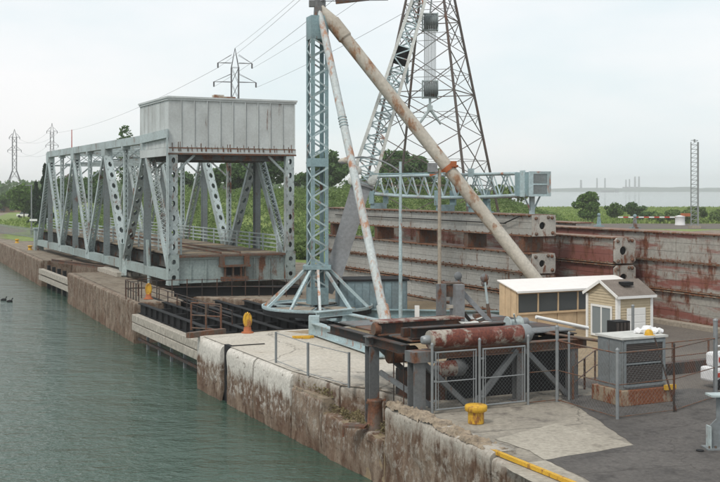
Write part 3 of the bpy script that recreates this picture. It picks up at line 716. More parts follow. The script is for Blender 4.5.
m=MB()
for i in range(26):
    x=hx0+.2+i*.36+random.uniform(-.12,.12); w_=random.uniform(.03,.10); m.box2((x,hy0-.115,hz0+.10),(x+w_,hy0-.082,hz0+.36)); m.box2((x,hy0-.012,hz0+.38),(x+w_*.7,hy0+.0-.003,hz0+.42+random.uniform(.1,.62)**2))
m.build('drain_slots','rust',hs,kind='stuff')
m=MB(); m.box2((3.2,.4,hz1+.14),(3.9,1.0,hz1+.40)); m.build('roof_hatch','tan',hs)
m=MB(); m.box2((3.0,-.1,hz1+.14),(4.6,.15,hz1+.24)); m.build('rust_strip','plinth',hs)
m=MB()
for y in (.4,2.5,5,7.2): m.ibeam((.2,y,9.3),(BW-.2,y,9.3),.35,.5)
m.build('house_bearer','floorsteel',hs)
# knee braces under the house
for s,x in ((1,.3),(-1,BW-.3)):
    MB().beam((x,.1,8.2),(x+s*1.3,.1,9.4),.16,.16,up=(0,1,0)).build('knee_brace','bridge',br)
# antenna-like staff on the top chord
MB().tube((-.1,35,ZT+.3),(-.1,35,ZT+2.1),.05,.04,6).build('chord_staff','red',br)
# ================================================================== STOP LOGS
LL=27.5
def make_log(w,h,mat,label,rail=False,plate=True):
    t=thing('stop_log',label,'stop log')
    m=MB().box2((.2,0.05,.06),(w-.14,LL,h-.06)); m.build('web',mat,t)
    for z0,z1 in ((0,.07),(h-.07,h)):
        m=MB().box2((0,0,z0+.004),(w,LL,z1-.004)); m.build('flange','flange',t)
    hp=(h-.16)/3; pm=None
    for r_ in range(3):
        for c in range(4):
            if pm is None:
                m=MB().box2((0,0,0),(.09,LL/4-.03,hp-.012)); pm=m.build('side_plate',mat,t); pm.location=(.15,.02,.08)
            else: inst(pm,t,(.15+.012*((r_+c)%2),.02+c*LL/4,.08+r_*hp))
    m=MB()
    for i in range(int(LL/.75)):
        y=.3+i*.75; m.box2((.09,y,h-.15),(.155,y+.06,h-.075)); m.box2((.09,y+.2,.075),(.155,y+.26,.13))
    m.build('rivets','flange',t,kind='stuff')
    if plate:
        # end plate with a round hole
        m=MB(); c=(w/2,h/2); n=24; rr=min(w,h)*.17; vs=[]
        for yy in (-.22,-.10):
            for k in range(n):
                a=2*math.pi*(k+.5)/n; ca,sa=math.cos(a),math.sin(a); 
                s_=1/max(abs(ca)/(w/2),abs(sa)/(h/2-.03)); vs.append((w/2+ca*s_,yy,h/2+sa*s_))
            for k in range(n):
                a=2*math.pi*(k+.5)/n; vs.append((w/2+math.cos(a)*rr-.12,yy,h/2+math.sin(a)*rr))
        fs=[]
        for k in range(n):
            k2=(k+1)%n; fs+=[(k,n+k,n+k2,k2)[::-1],(2*n+k,2*n+k2,3*n+k2,3*n+k)[::-1],(k,k2,2*n+k2,2*n+k),(n+k,3*n+k,3*n+k2,n+k2)]
        m.add(vs,fs); m.build('end_plate','endplate',t)
        MB().box2((.1,-.10,.1),(w-.1,.05,h-.1)).build('end_web','black',t)
        km=None
        for x,z in ((.22,.16),(w-.22,.2),(.2,h-.2),(w-.25,h-.18),(w/2+.25,h-.15)):
            if km is None: km=MB().lathe([(.10,0),(.09,.07),(.04,.1)],(0,0,0),8,(0,-1,0)).build('bolt','rust',t); km.location=(x,-.22,z)
            else: inst(km,t,(x,-.22,z))
    if rail:
        m=MB(); m.tube((.05,2.5,h*.55),(.05,LL-2,h*.55),.035,n=6); m.tube((-.07,2.5,h*.55),(-.07,.9,h*.92),.035,n=6)
        for i in range(10): m.tube((-.07,2.6+i*2.4,h*.55),(.06,2.6+i*2.4,h*.55),.03,n=5)
        m.build('side_pipe','black',t)
    return t
def place(t,u,v,z): t.location=W(u,v,z); t.rotation_euler=(0,0,TH); return t
U1,V1=49.4,34.0
a=make_log(1.5,1.13,'log','grey stop log at the bottom of the left stack, red and rusty along its foot'); place(a,U1,V1,.05)
mb_=[ch for ch in a.children]
b=copy_tree(a); place(b,U1+.05,V1+.04,1.25); b['label']='pale grey stop log second from the bottom of the left stack'
for x in a.children:
    if x.name.split('.')[0] in('side_plate','web'): pass
c=copy_tree(a); place(c,U1,V1-.02,2.45-.04); c['label']='grey stop log third up in the left stack, just under the dark gap'
d=make_log(1.5,1.2,'log','topmost grey stop log of the left stack with a black pipe along its side',rail=True); place(d,U1,V1,4.42)
blk=None
for i,(uu) in enumerate((50.2,56,62,68,75.5)):
    t=single(MB().box2((.1,0,0),(1.4,.45,.845)),'support_block','rust',['rusty block carrying the top log nearest its holed end plate','second rusty support block under the top log of the left stack','middle rusty support block under the top log of the left stack','fourth rusty support block under the top log, behind the street lamp pole','farthest rusty support block under the top log near the crane boom'][i],'support block',W(uu,V1,3.565),TH,'blocks under the top log of the left stack')
U2,V2=47.1,38.0-.35
V2=37.65
for i,(z,l) in enumerate(((.05,'lowest stop log of the middle stack, mostly hidden by the beige shed'),(1.52,'second stop log of the middle stack with a red holed end plate'),(2.99,'topmost stop log of the middle stack, its end plate half red and half white'))):
    if i==0: e=make_log(1.4,1.42,'logred',l); t=e
    else: t=copy_tree(e); t['label']=l
    place(t,U2,V2,z)
U3,V3=38.0,39.9
for i,(z,h,l) in enumerate(((.05,1.58,'lowest tall rusty stop log of the right stack above the sand coloured kerb'),(1.65,1.5,'middle grey and red stop log of the right stack'),(3.17,1.62,'topmost rust-red stop log of the right stack'))):
    if i==0: e=make_log(1.6,1.56,'logred',l,plate=False); t=e
    else: t=copy_tree(e); t['label']=l
    place(t,U3,V3,z)
# lug posts standing on the stacks
for i,(px,py,l) in enumerate(((497,212,'small blue post standing on the top log of the left stack'),(599,230,'small pale blue post on the rear stack above the beige shed'),(635,231,'small grey lug post with a round head on the right stack'))):
    if i==0: p=W(54.5,34.6,5.62)
    else:
        Y=64 if i==1 else 60; p=onpx(px,Y,4.75); 
        uu=( -SU*p.x+CU*p.y); 
        vv=40.6; 
        # slide along the log to the right picture column
        best=min(((abs(360+F*W(q,vv).x/W(q,vv).y-px),q) for q in [42+.1*k for k in range(200)])); p=W(best[1],vv,4.79 if i else 5.62)
    t=thing('lug_post',l,'post',p,TH); m=MB(); m.box2((-.22,-.22,0),(.22,.22,.08)); m.beam((0,0,.05),(0,0,.6),.2,.2,up=(0,1,0),w1=.12,h1=.12); m.build('post','blue',t); MB().lathe([(.05,0),(.1,.05),(.1,.15),(.04,.2)],(0,0,.6),8).build('head','blue',t)
# rear stack of plates behind the middle ones
e=make_log(1.5,1.5,'log','pale rusty stop log lying behind the left and middle stacks',plate=False); place(e,56.5,42.2,3.4)
e2=make_log(1.5,1.6,'log','lower rusty stop log of the rear stack, hidden under the pale one',plate=False); place(e2,56.5,42.2,.05)
e3=copy_tree(e2); e3['label']='middle rusty stop log of the rear stack'; place(e3,56.5,42.2,1.7)
# ================================================================== LIFTING TRUSS on the left stack
lt=thing('lifting_truss','long pale blue lattice lifting beam resting on the top stop log','lifting beam',W(49.6,34.75,5.62),TH)
L2=21.0; zt=2.25; hw=.42
def zb_(y): return 1.08-.03*y*0+ .02*math.sin(math.pi*y/L2)-.25*math.sin(math.pi*min(1,y/L2))
for x in (-hw,hw):
    MB().tube((x,1.6,zt),(x,L2,zt),.085,n=8).build('top_chord','bluelt',lt)
    m=MB()
    for k in range(12):
        y0=1.6+k*(L2-1.6)/12; y1=1.6+(k+1)*(L2-1.6)/12; m.tube((x,y0,zb_(y0)),(x,y1,zb_(y1)),.10,n=8)
    m.build('bottom_chord','bluelt',lt)
    for k in range(12):
        y0=1.6+k*(L2-1.6)/12; y1=1.6+(k+1)*(L2-1.6)/12; ym=(y0+y1)/2
        m=MB(); m.tube((x,y0,zb_(y0)),(x,ym,zt),.045,n=6); m.tube((x,ym,zt),(x,y1,zb_(y1)),.045,n=6); m.build('web_brace','bluelt',lt)
m=MB()
for k in range(13):
    y=1.6+k*(L2-1.6)/12; m.tube((-hw,y,zb_(y)),(hw,y,zb_(y)),.05,n=6); m.tube((-hw,y,zt),(hw,y,zt),.05,n=6)
    if k<12: y1=y+(L2-1.6)/12; m.tube((-hw,y,zt),(hw,y1,zt),.035,n=6); m.tube((-hw,y,zb_(y)),(hw,y1,zb_(y1)),.035,n=6); m.tube((-hw,y,zt),(hw,y,zb_(y)),.035,n=6)
m.build('cross_brace','bluelt',lt)
bx=MB(); bx.box2((-.62,.0,1.0),(.62,1.5,2.30)); eb=bx.build('end_box','blue',lt)
m=MB(); m.box2((-.7,-.04,.98),(-.45,.04,2.34)); m.box2((.45,-.04,.98),(.7,.04,2.34)); m.box2((-.45,-.04,2.2),(.45,.04,2.34)); m.box2((-.45,-.04,.98),(.45,.04,1.1)); m.box2((-.45,-.04,1.6),(.45,.04,1.68)); m.build('box_rim','bluelt',eb)
m=MB(); m.box2((-.44,-.015,1.11),(.44,.03,1.59)); m.box2((-.44,-.015,1.69),(.44,.03,2.19)); m.build('box_recess','bridgedk',eb)
MB().box2((-.66,.5,.96),(-.60,.95,2.4)).build('box_rib','bluelt',eb)
for x in(-.9,.9): MB().tube((x*.6,.75,1.0),(0.0,.75,.04),.05,n=6).build('prop','bluelt',lt)
MB().box2((-.12,.65,0.0),(.12,.85,1.0)).build('prop','bluelt',lt)
for y in (6.3,10.2,19.5):
    m=MB(); m.box2((-.6,y-.35,.35),(-.52,y+.35,1.3)); m.box2((.52,y-.35,.35),(.6,y+.35,1.3)); m.box2((-.5,y-.3,0.0),(.5,y+.3,.4)); m.build('saddle','blue',lt)
    m=MB(); m.box2((-.55,y-.3,2.1),(-.47,y+.3,2.6)); m.build('top_lug','bluelt',lt)
MB().lathe([(.05,0),(.3,.05),(.34,.2),(.3,.5),(.05,.55)],(0,8.2,1.45),10,(0,1,0)).build('motor','orange',lt)
# ================================================================== DERRICK CRANE
MC=Vector((-2.3,59.3,0))
dk=thing('derrick_crane','tall stiff-leg derrick crane with blue lattice mast, turntable wheel and long sloping tubes','crane',MC)
ZM0,ZM1=.8,16.3; mw=.92; ma=R(20)
ca,sa=math.cos(ma),math.sin(ma)
def ML(x,y,z): return Vector((x*ca-y*sa,x*sa+y*ca,z))
h_=mw/2
m=MB()
for sx in(-1,1):
    for sy in(-1,1):
        m.beam(ML(sx*(h_-.08),sy*(h_-.01),ZM0),ML(sx*(h_-.08),sy*(h_-.01),ZM1),.20,.03,up=ML(0,1,0)); m.beam(ML(sx*(h_-.01),sy*(h_-.09),ZM0),ML(sx*(h_-.01),sy*(h_-.09),ZM1),.20,.03,up=ML(1,0,0))
ms=m.build('mast','blue',dk)
m=MB(); nlac=26; zz=[ZM0+.4+(ZM1-1.6-ZM0)*i/nlac for i in range(nlac+1)]
for i in range(nlac):
    for f in range(4):
        ax=[(1,0,0,-1),(0,1,1,0),(1,0,0,1),(0,1,-1,0)][f]
        s=1 if i%2 else -1
        a0=Vector((ax[0]*s*h_+ax[2]*h_,ax[1]*s*h_+ax[3]*h_,zz[i])); b0=Vector((-ax[0]*s*h_+ax[2]*h_,-ax[1]*s*h_+ax[3]*h_,zz[i+1]))
        m.beam(ML(*(a0*1)),ML(*b0),.09,.025,up=ML(ax[2],ax[3],0))
m.build('lacing','bluelt',ms)
for z0,z1 in ((ZM0,1.7),(8.2,8.65),(ZM1-1.25,ZM1)):
    m=MB(); vs=[ML(sx*(h_+.02),sy*(h_+.02),z) for z in(z0,z1) for sx,sy in((-1,-1),(1,-1),(1,1),(-1,1))]; m.add(vs,[(3,2,1,0),(4,5,6,7),(0,1,5,4),(1,2,6,5),(2,3,7,6),(3,0,4,7)]); m.build('mast_plate','blue',ms)
m=MB(); m.tube((0,0,ZM1),(0,0,17.4),.22,.14,10); m.box((0,0,17.0),(.9,.25,.35)); m.box((.1,0,16.6),(.25,.7,.5)); m.build('mast_head','trestle',dk)
# turntable wheel
RW=2.98; ZW=.62
def ring(m,r0,r1,z0,z1,n=40):
    vs=[]
    for i in range(n):
        a=2*math.pi*i/n
        for r,z in((r0,z0),(r1,z0),(r1,z1),(r0,z1)): vs.append((r*math.cos(a),r*math.sin(a),z))
    fs=[]
    for i in range(n):
        j=(i+1)%n
        for k in range(4): fs.append((i*4+k,i*4+(k+1)%4,j*4+(k+1)%4,j*4+k)[::-1])
    m.add(vs,fs); return m
wh=ring(MB(),RW-.35,RW,ZW,ZW+.05).build('wheel_rim','bluelt',dk)
ring(MB(),RW-.05,RW+.02,ZW+.05,ZW+.16).build('rim_flange','bluelt',wh)
ring(MB(),RW-.5,RW-.04,ZW-.26,ZW-.01).build('rim_channel','black',wh)
for k in range(10):
    a=2*math.pi*k/10+.2; MB().beam((.4*math.cos(a),.4*math.sin(a),ZW-.02),((RW-.3)*math.cos(a),(RW-.3)*math.sin(a),ZW-.02),.14,.10).build('spoke','bluelt',wh)
for (a0,a1,r0,r1) in ((1.0,2.2,.7,2.3),(3.6,4.6,.8,2.5),(5.2,5.9,.8,2.2)):
    pts=[(r0*math.cos(a0),r0*math.sin(a0)),(r1*math.cos(a0),r1*math.sin(a0)),(r1*math.cos(a1),r1*math.sin(a1)),(r0*math.cos(a1),r0*math.sin(a1))]
    MB().prism(pts,ZW+.05,ZW+.09).build('wheel_plate','kerb',wh)
for k,a in enumerate((R(178),R(205),R(243),R(275),R(310),R(345),R(15),R(60),R(120))):
    q=Vector((math.cos(a),math.sin(a),0)); lab=None
    MB().beam(q*.5+Vector((0,0,2.85)),q*(RW-.15)+Vector((0,0,ZW+.1)),.13,.13).build('wheel_strut','bluelt' if k%3 else 'whitetube',wh)
m=MB(); m.box2((-.75,-.75,2.7),(.75,.75,2.9)); m.build('strut_collar','blue',wh)
m=MB(); m.lathe([(1.2,0),(1.2,.2),(.8,.25),(.8,.6)],(0,0,.0),20); m.build('pivot_base','trestle',dk)
# near stiff leg
HT=Vector((-2.3+.12,59.1,16.6))-MC
ft1=A(385.5,321,52.9)-MC
leg=MB(); d=(ft1-HT).normalized(); leg.tube(HT,HT+d*1.6,.13,.2,12); leg.tube(HT+d*1.6,ft1-d*.8,.2,.215,12); leg.tube(ft1-d*.8,ft1,.3,.3,12)
lg=leg.build('stiff_leg','whitetube',dk,label='thin white stiff leg tube blotched with orange rust')
mid=HT.lerp(ft1,.37); m=MB()
for k in range(4): m.tube(mid+d*(k*.16),mid+d*(k*.16+.05),.235,.235,12)
m.build('tube_band','bluelt',lg)
m=MB(); m.box(ft1+Vector((0,0,-.3)),(.6,.6,.5)); m.build('leg_shoe','rust',lg)
# rusty far stiff leg
HT2=A(321,7,59.2)-MC; ft2=A(541,286,57.9)-MC; d=(ft2-HT2).normalized()
m=MB(); m.tube(HT2,HT2+d*1.0,.16,.36,16); m.tube(HT2+d*1.0,HT2+d*2.1,.40,.40,16); m.tube(HT2+d*2.1,HT2+d*2.2,.40,.34,16,False); m.tube(HT2+d*2.15,ft2,.335,.345,16)
lg2=m.build('stiff_leg','tan',dk,label='thick tan stiff leg tube streaked with rust')
q=HT2.lerp(ft2,.585); m=MB(); m.tube(q-d*.16,q+d*.10,.40,.40,14); m.box(q+Vector((.25,-.25,.25)),(.3,.3,.3)); m.beam(q+Vector((-1.0,0,-.35)),q+Vector((.5,-.2,.15)),.12,.12); m.build('rusty_clamp','orange',lg2)
m=MB(); m.lathe([(.38,-.3),(.44,-.25),(.44,0),(.3,.1)],ft2,14,d); m.build('tube_foot','rust',lg2)
m=MB(); p=ft2; m.beam(Vector((p.x,p.y,0)),Vector((p.x,p.y,p.z+.05)),.95,.95,up=(0,1,0)); m.build('leg_pedestal','kerb',lg2)
# boom
BF=A(328,293,59.9)-MC; BT=A(438,-62,62)-MC; d=(BT-BF).normalized(); LB=(BT-BF).length
yv=Vector((0,1,0)); sv=d.cross(yv).normalized(); bv=sv.cross(d).normalized()
k0=.30
m=MB(); m.beam(BF,BF+d*LB*.05,.5,.5,up=bv,w1=.95,h1=.9); m.beam(BF+d*LB*.05,BF+d*LB*k0,.95,.9,up=bv,w1=1.08,h1=1.0)
bm=m.build('boom_foot','boomgrey',dk)
m=MB(); p0=BF+d*LB*k0; p1=BT; hb=.62
ch=[(sx*hb,sy*hb) for sx,sy in((-1,-1),(1,-1),(1,1),(-1,1))]
for a,b in ch: m.beam(p0+sv*a+bv*b,p1+sv*a*.42+bv*b*.42,.17,.17,up=bv)
bo=m.build('boom_chords','boomwhite',dk)
m=MB(); nb=22
for i in range(nb):
    f0,f1=i/nb,(i+1)/nb; q0=p0.lerp(p1,f0); q1=p0.lerp(p1,f1)
    for f in range(4):
        a,b=ch[f],ch[(f+1)%4]
        if i%2: a,b=b,a
        k=1-.58*f0; kk=1-.58*f1
        m.beam(q0+(sv*a[0]+bv*a[1])*k,q1+(sv*b[0]+bv*b[1])*kk,.07,.07,up=bv)
        m.beam(q0+(sv*a[0]+bv*a[1])*k,q0+(sv*b[0]+bv*b[1])*k,.06,.06,up=bv)
m.build('boom_lacing','bluelt',bo)
q=p0; m=MB(); m.beam(q-d*.15,q+d*.10,1.36,1.3,up=bv); m.build('splice_plate','boomgrey',bo)
for s_ in (-1,1):
    for t_ in (-1,1):
        m=MB(); m.beam(q+d*.1+sv*s_*.5+bv*t_*.62,q+d*1.3+sv*s_*.62+bv*t_*.62,.42,.04,up=bv,w1=.12,h1=.04); m.build('gusset','boomwhite',bo)
for k,(f,off) in enumerate(((.03,-.8),(.06,.75),(.0,.9))):
    q=p0+d*f*LB*.5+sv*off*.6; m=MB(); m.lathe([(.08,-.05),(.24,-.05),(.25,0),(.24,.05),(.08,.05)],q+yv*(-.70),14,(0,-1,0)); m.build('sheave','boomwhite',bo)
q=p0.lerp(p1,.52); m=MB(); m.beam(q-d*.55,q+d*.4,.74,.5,up=bv); m.build('sheave_box','black',bo)
q=p0.lerp(p1,.42)-sv*.75; m=MB(); m.beam(q,q+Vector((0,0,.9)),.15,.15); m.build('boom_bracket','blue',bo)
# topping lift with its rusty link bar
m=MB(); tp=HT+Vector((.1,0,.5)); 
for o in (-.08,.08): m.tube(tp+yv*o,BT+yv*o,.02,n=5)
m.tube(tp,A(388,0,61)-MC,.02,n=5)
m.build('topping_rope','wire',dk)
a_=A(336,1.0,60)-MC; b_=A(368,-2.5,60.5)-MC; MB().beam(a_,b_,.25,.3).build('link_bar','rust',dk)
# sills
def zat(px,py,Y): return A(px,py,Y)-MC
m=MB(); m.box2((-1.0,-3.4,0),(-.4,-2.4,.62)); 
s0=G(314,336,0)-MC; s1=G(384,360,0)-MC
m=MB(); m.ibeam(s0+Vector((0,0,.38)),s1+Vector((0,0,.38)),.42,.55,t=.05); m.box(s0+Vector((.0,.1,.47)),(.5,.7,.95)); m.build('sill_beam','bluelt',dk)
s0=G(330,322,0)-MC; s1=ft1+Vector((.0,.2,0)); s1.z=.35
m=MB(); m.ibeam(s0+Vector((0,0,.38)),s1,.42,.55,t=.05); m.ibeam(G(316,330,0)-MC+Vector((0,0,.75)),G(352,326,0)-MC+Vector((0,0,.75)),.4,.3,t=.04); m.build('sill_beam','bluelt',dk)
s2=Vector((11.4,-1.3,.3)); MB().ibeam(Vector((1.2,0,.3)),s2,.4,.5,t=.05).build('sill_beam','blue',dk)
# hoisting tackle
tk=thing('hoist_tackle','twin grey sheave blocks joined by ropes hanging from the crane boom','pulley block',A(430,22,62))
def blk(z,name):
    m=MB()
    for i in range(7): x=-.33+i*.11; m.lathe([(.12,0),(.44,0),(.44,.02),(.36,.05),(.44,.085),(.44,.10),(.12,.10)],(x,0,z),12,(1,0,0))
    b=m.build(name,'bridgedk',tk)
    m=MB(); 
    for x in(-.42,.42): m.box2((x-.03,-.3,z-.5),(x+.03,.3,z+.5))
    m.box2((-.44,-.12,z+.42),(.44,.12,z+.5)); m.box2((-.44,-.12,z-.5),(.44,.12,z-.42)); m.build('cheek_plate','bridge',b)
blk(0,'upper_block'); blk(-3.8,'lower_block')
m=MB()
for i in range(7):
    x=-.3+i*.1
    for y in(-.36,.36): m.tube((x,y,0),(x,y,-3.8),.014,n=4)
m.tube((0,0,.45),tuple((BT+MC)-A(430,22,62)),.05,n=6)
m.build('ropes','rope',tk)
m=MB(); m.tube((0,0,-4.3),(0,0,-4.75),.07,n=8); m.box((0,0,-4.85),(.3,.2,.3)); m.tube((0,0,-4.9),(.62,.1,-5.75),.09,.07,8); m.tube((0,0,-4.9),(-.62,-.1,-5.75),.09,.07,8); m.build('hook_fork','bridge',tk)
# ================================================================== PYLONS
def tower(root,levels,mat,leg=.12,br_=.06,parts=('leg','bracing','ring')):
    """levels: list of (z, half) ; rotation is the root's"""
    cs=[(-1,-1),(1,-1),(1,1),(-1,1)]
    for c in cs:
        m=MB()
        for (z0,h0),(z1,h1) in zip(levels[:-1],levels[1:]): m.beam((c[0]*h0,c[1]*h0,z0),(c[0]*h1,c[1]*h1,z1),leg*2,leg*2)
        m.build('leg',mat,root)
    for li,((z0,h0),(z1,h1)) in enumerate(zip(levels[:-1],levels[1:])):
        m=MB()
        for f in range(4):
            a,b=cs[f],cs[(f+1)%4]
            A0=Vector((a[0]*h0,a[1]*h0,z0));B0=Vector((b[0]*h0,b[1]*h0,z0));A1=Vector((a[0]*h1,a[1]*h1,z1));B1=Vector((b[0]*h1,b[1]*h1,z1))
            m.beam(A0,B1,br_,br_); m.beam(B0,A1,br_,br_)
            if h0>2.0:
                X=(A0+B1)/2; m.beam(A0.lerp(A1,.5),A0.lerp(B1,.27),br_*.7,br_*.7); m.beam(B0.lerp(B1,.5),B0.lerp(A1,.27),br_*.7,br_*.7); m.beam(A0.lerp(A1,.5),A0.lerp(B1,.5)+(A0.lerp(A1,.5)-A0)*.0,br_*.6,br_*.6); m.beam(B0.lerp(B1,.5),A0.lerp(B1,.5),br_*.6,br_*.6)
            if li%2==0: m.beam(A1,B1,br_*1.2,br_*1.2)
        m.build('bracing',mat,root)
BP=onpx(431,150); py=thing('power_pylon','tall rusty brown lattice power pylon behind the crane hook','pylon',BP,R(23-45)+R(0))
sq=1/math.sqrt(2)
def hf(z):   # half width from outer corner radius in px
    ypx=HOR-(z-CZ)*F/150; r=max(6,(25+ (ypx)*.217))*150/F; r=r/math.cos(R(23)); return r*sq
lv=[0,7.5,14.3,20,25.6,30,34,37.5,41]
tower(py,[(z,hf(z)) for z in lv],'pylon',.13,.10)
# upper cross-arms (above the frame)
for z,l in ((37.5,9),(44,7)):
    m=MB(); h=hf(38); m.beam((-l,0,z),(-h,h,z),.15,.15); m.beam((-l,0,z),(-h,-h,z),.15,.15); m.beam((l,0,z),(h,h,z),.15,.15); m.beam((l,0,z),(h,-h,z),.15,.15); m.beam((-l,0,z),(-h,0,z+2),.12,.12); m.beam((l,0,z),(h,0,z+2),.12,.12); m.build('cross_arm','pylon',py)
m=MB(); h=hf(41)
for c in((-1,-1),(1,-1),(1,1),(-1,1)): m.beam((c[0]*h,c[1]*h,41),(0,0,50),.18,.18)
m.build('peak','pylon',py)
def smallpylon(px,Y,ytop,label,arms,wpx,base_w,mat='pylonfar',th=.13):
    p=onpx(px,Y); H=CZ+(HOR-ytop)*Y/F; t=thing('power_pylon',label,'pylon',p,R(12)); hw=wpx*Y/F/2*.8
    zs=[0,H*.22,H*.40]+[H*.40+(H*.88-H*.40)*k/5 for k in range(1,6)]
    tower(t,[(z,hw+(base_w-hw)*max(0,1-z/(H*.40))) for z in zs],mat,th,th*.7)
    m=MB()
    for c in((-1,-1),(1,-1),(1,1),(-1,1)): m.beam((c[0]*hw,c[1]*hw,H*.88),(0,0,H),th,th)
    m.build('peak',mat,t); tips=[]
    for zf,l in arms:
        z=CZ+(HOR-zf)*Y/F; l=l*Y/F; m=MB()
        for s in(-1,1):
            for q in(-1,1): m.beam((s*l,0,z),(s*hw,q*hw,z),th*1.1,th*1.1); m.beam((s*l,0,z),(s*hw,q*hw,z+2.6),th*.8,th*.8)
        m.build('cross_arm',mat,t)
        m=MB()
        for s in(-1,1): m.tube((s*l,0,z),(s*l,0,z-1.6),.28,n=6); tips.append(t.matrix_basis@Vector((s*l,0,z-1.6)) if False else p+Vector((s*l*math.cos(R(12)),s*l*math.sin(R(12)),z-1.6)))
        m.build('insulator',mat,t)
    tips.append(p+Vector((0,0,H))); return tips
tA=smallpylon(235,350,48,'dark lattice power pylon rising behind the counterweight house',((63,17),(82,21)),9,4.5)
tB=smallpylon(14.5,840,129,'pale lattice power pylon farthest left above the trees',((137,5),(150,6.5)),5,8.5,'pylonfar',.22)
tC=smallpylon(52,800,123,'hazy power pylon peeking above the far end of the bridge',((131,5),(145,6)),4,5,'pylonfar',.2)
def cable(a,b,sag,r=.03,n=16):
    m=MB(); pts=[a.lerp(b,i/n)-Vector((0,0,sag*4*(i/n)*(1-i/n))) for i in range(n+1)]; m.path(pts,r,5); return m
ct=math.cos(R(-22)); st=math.sin(R(-22)); k=0
ends=[BP+Vector((s*l*ct,s*l*st,z)) for z,l in ((44,7),(37.5,9)) for s in(-1,1)]+[BP+Vector((0,0,50))]
pairs=list(zip([tA[0],tA[1],tA[2],tA[3],tA[4]],ends))
for i,(a,b) in enumerate(pairs):
    single(cable(a,b,1.0,.035),'power_line','wire',['upper left overhead line strung from the dark pylon to the tall brown pylon','upper right overhead line strung from the dark pylon to the tall brown pylon','lower left overhead line strung from the dark pylon to the tall brown pylon','lower right overhead line strung from the dark pylon to the tall brown pylon','topmost overhead line between the peaks of the dark and the tall brown pylon'][i],'power line',group='overhead lines between the pylons')
for i,(a,b) in enumerate(zip(tB[:4]+tC[:1],tC[:4]+tA[:1])):
    single(cable(a,b,5,.05),'power_line','wire',['faint line between the upper left arms of the two hazy pylons','faint line between the upper right arms of the two hazy pylons','faint line between the lower left arms of the two hazy pylons','faint line between the lower right arms of the two hazy pylons','long faint line from the hazy pylon over the bridge to the dark pylon'][i],'power line',group='distant overhead lines')
# ladder mast on the right
lm=thing('ladder_mast','tall thin grey ladder-like lattice mast above the right stop logs','mast',onpx(694.5,195))
H=CZ+(HOR-142)*195/F
for x in(-.62,.62): MB().beam((x,0,0),(x,0,H),.14 if x<0 else .28,.2,up=(0,1,0)).build('upright','galv',lm)
m=MB()
for k in range(20): m.beam((-.62,0,.8+k*.78),(.62,0,.8+k*.78),.1,.1)
for k in range(19): m.beam((-.62,0,.8+k*.78),(.62,0,.8+(k+1)*.78),.06,.06)
m.build('rungs','galv',lm); MB().box2((-.1,-.2,H),(.1,.2,H+.5)).build('mast_cap','galv',lm)
MB().box2((-1.0,-.5,0),(1.0,.5,.5)).build('mast_base','kerb',lm)
# striped barrier
bb=thing('road_barrier','red and white striped barrier arm with a white pivot box beside the road','barrier',onpx(680,213))
Yb=213; z=1.55; x0=-62*Yb/F; 
for k in range(12):
    xa=x0+k*(-x0/12); MB().box2((xa,-.06,z-.13),(xa+(-x0/12)-.01,.06,z+.13)).build('stripe','red' if k%2 else 'white',bb)
MB().lathe([(1.0,0),(1.0,.1),(.95,.2),(.95,1.6),(1.05,1.7),(.3,1.9)],(0,0,0),12).build('pivot_box','plastic',bb)
MB().box2((.2,-.4,1.7),(2.0,.4,2.3)).build('arm_weight','orange',bb)
# far stacks across the lake
for i,(px,py_,wd) in enumerate(((581,180,3.5),(597,178,2.5),(605,178,2.5),(626,179.5,2.4),(629.5,179,2.4),(635,176.5,3.2),(639,176.5,3.2))):
    h=CZ+(HOR-py_)*4050/F; m=MB().tube((0,0,-3),(0,0,h),wd*1.3,wd,8)
    single(m,'smokestack','fartower',['pale smokestack farthest left on the far shore','slender second smokestack on the far shore','slender third smokestack on the far shore','short stack left of the tallest pair on the far shore','second short stack beside the tallest pair','left one of the tallest pair of far shore stacks','right one of the tallest pair of far shore stacks'][i],'smokestack',onpx(px,4050),0,'stacks on the far shore')
single(MB().box2((-28,0,0),(28,30,16)).box2((-40,0,0),(-28,30,9)),'factory_building','fartower','low hazy factory block at the foot of the far shore stacks','factory',onpx(632,4060,-1))
single(MB().box2((-30,0,0),(10,8,5)).box2((14,0,0),(24,8,9)),'lake_freighter','fartower','faint grey ship far out on the lake','ship',onpx(611,3300,-2.5))
# left background things
fx=thing('small_building','low brown roadside building at the far left edge','building',onpx(4,330))
MB().box2((-5,0,0),(5,6,1.6)).build('wall','brownbld',fx); MB().box2((-5.3,-.3,1.6),(5.3,6.3,1.85)).build('roof','kerb',fx)
for k in range(3): MB().box2((-3.8+k*2.8,-.05,.5),(-2.4+k*2.8,-.003,1.2)).build('window','glass',fx)
cr=thing('parked_car','small white car parked on the grass at the left','car',onpx(25,270))
MB().prism([(-1.9,-.8),(1.9,-.8),(1.9,.8),(-1.9,.8)],.3,.85).build('body','white',cr,bevel=.12)
m=MB(); m.add([(-1.2,-.7,.85),(1.1,-.7,.85),(1.1,.7,.85),(-1.2,.7,.85),(-.8,-.6,1.4),(.6,-.6,1.4),(.6,.6,1.4),(-.8,.6,1.4)],[(0,1,5,4),(1,2,6,5),(2,3,7,6),(3,0,4,7),(4,5,6,7)]); m.build('cabin','glass',cr)
for x in(-1.2,1.2):
    for y in(-.72,.72): MB().tube((x,y-.1,.32),(x,y+.1,.32),.32,n=12).build('wheel','black',cr)
lp=thing('lamp_post','thin grey lamp post at the far end of the quay, left of the bridge','lamp post',onpx(31.5,165))
MB().tube((0,0,0),(0,0,7.6),.13,.09,8).build('pole','galv',lp); MB().box2((-.9,-.15,7.5),(.1,.15,7.65)).build('lamp_head','galv',lp); MB().box2((-.25,-.2,2.2),(.9,-.12,2.5)).build('sign_plate','white',lp)
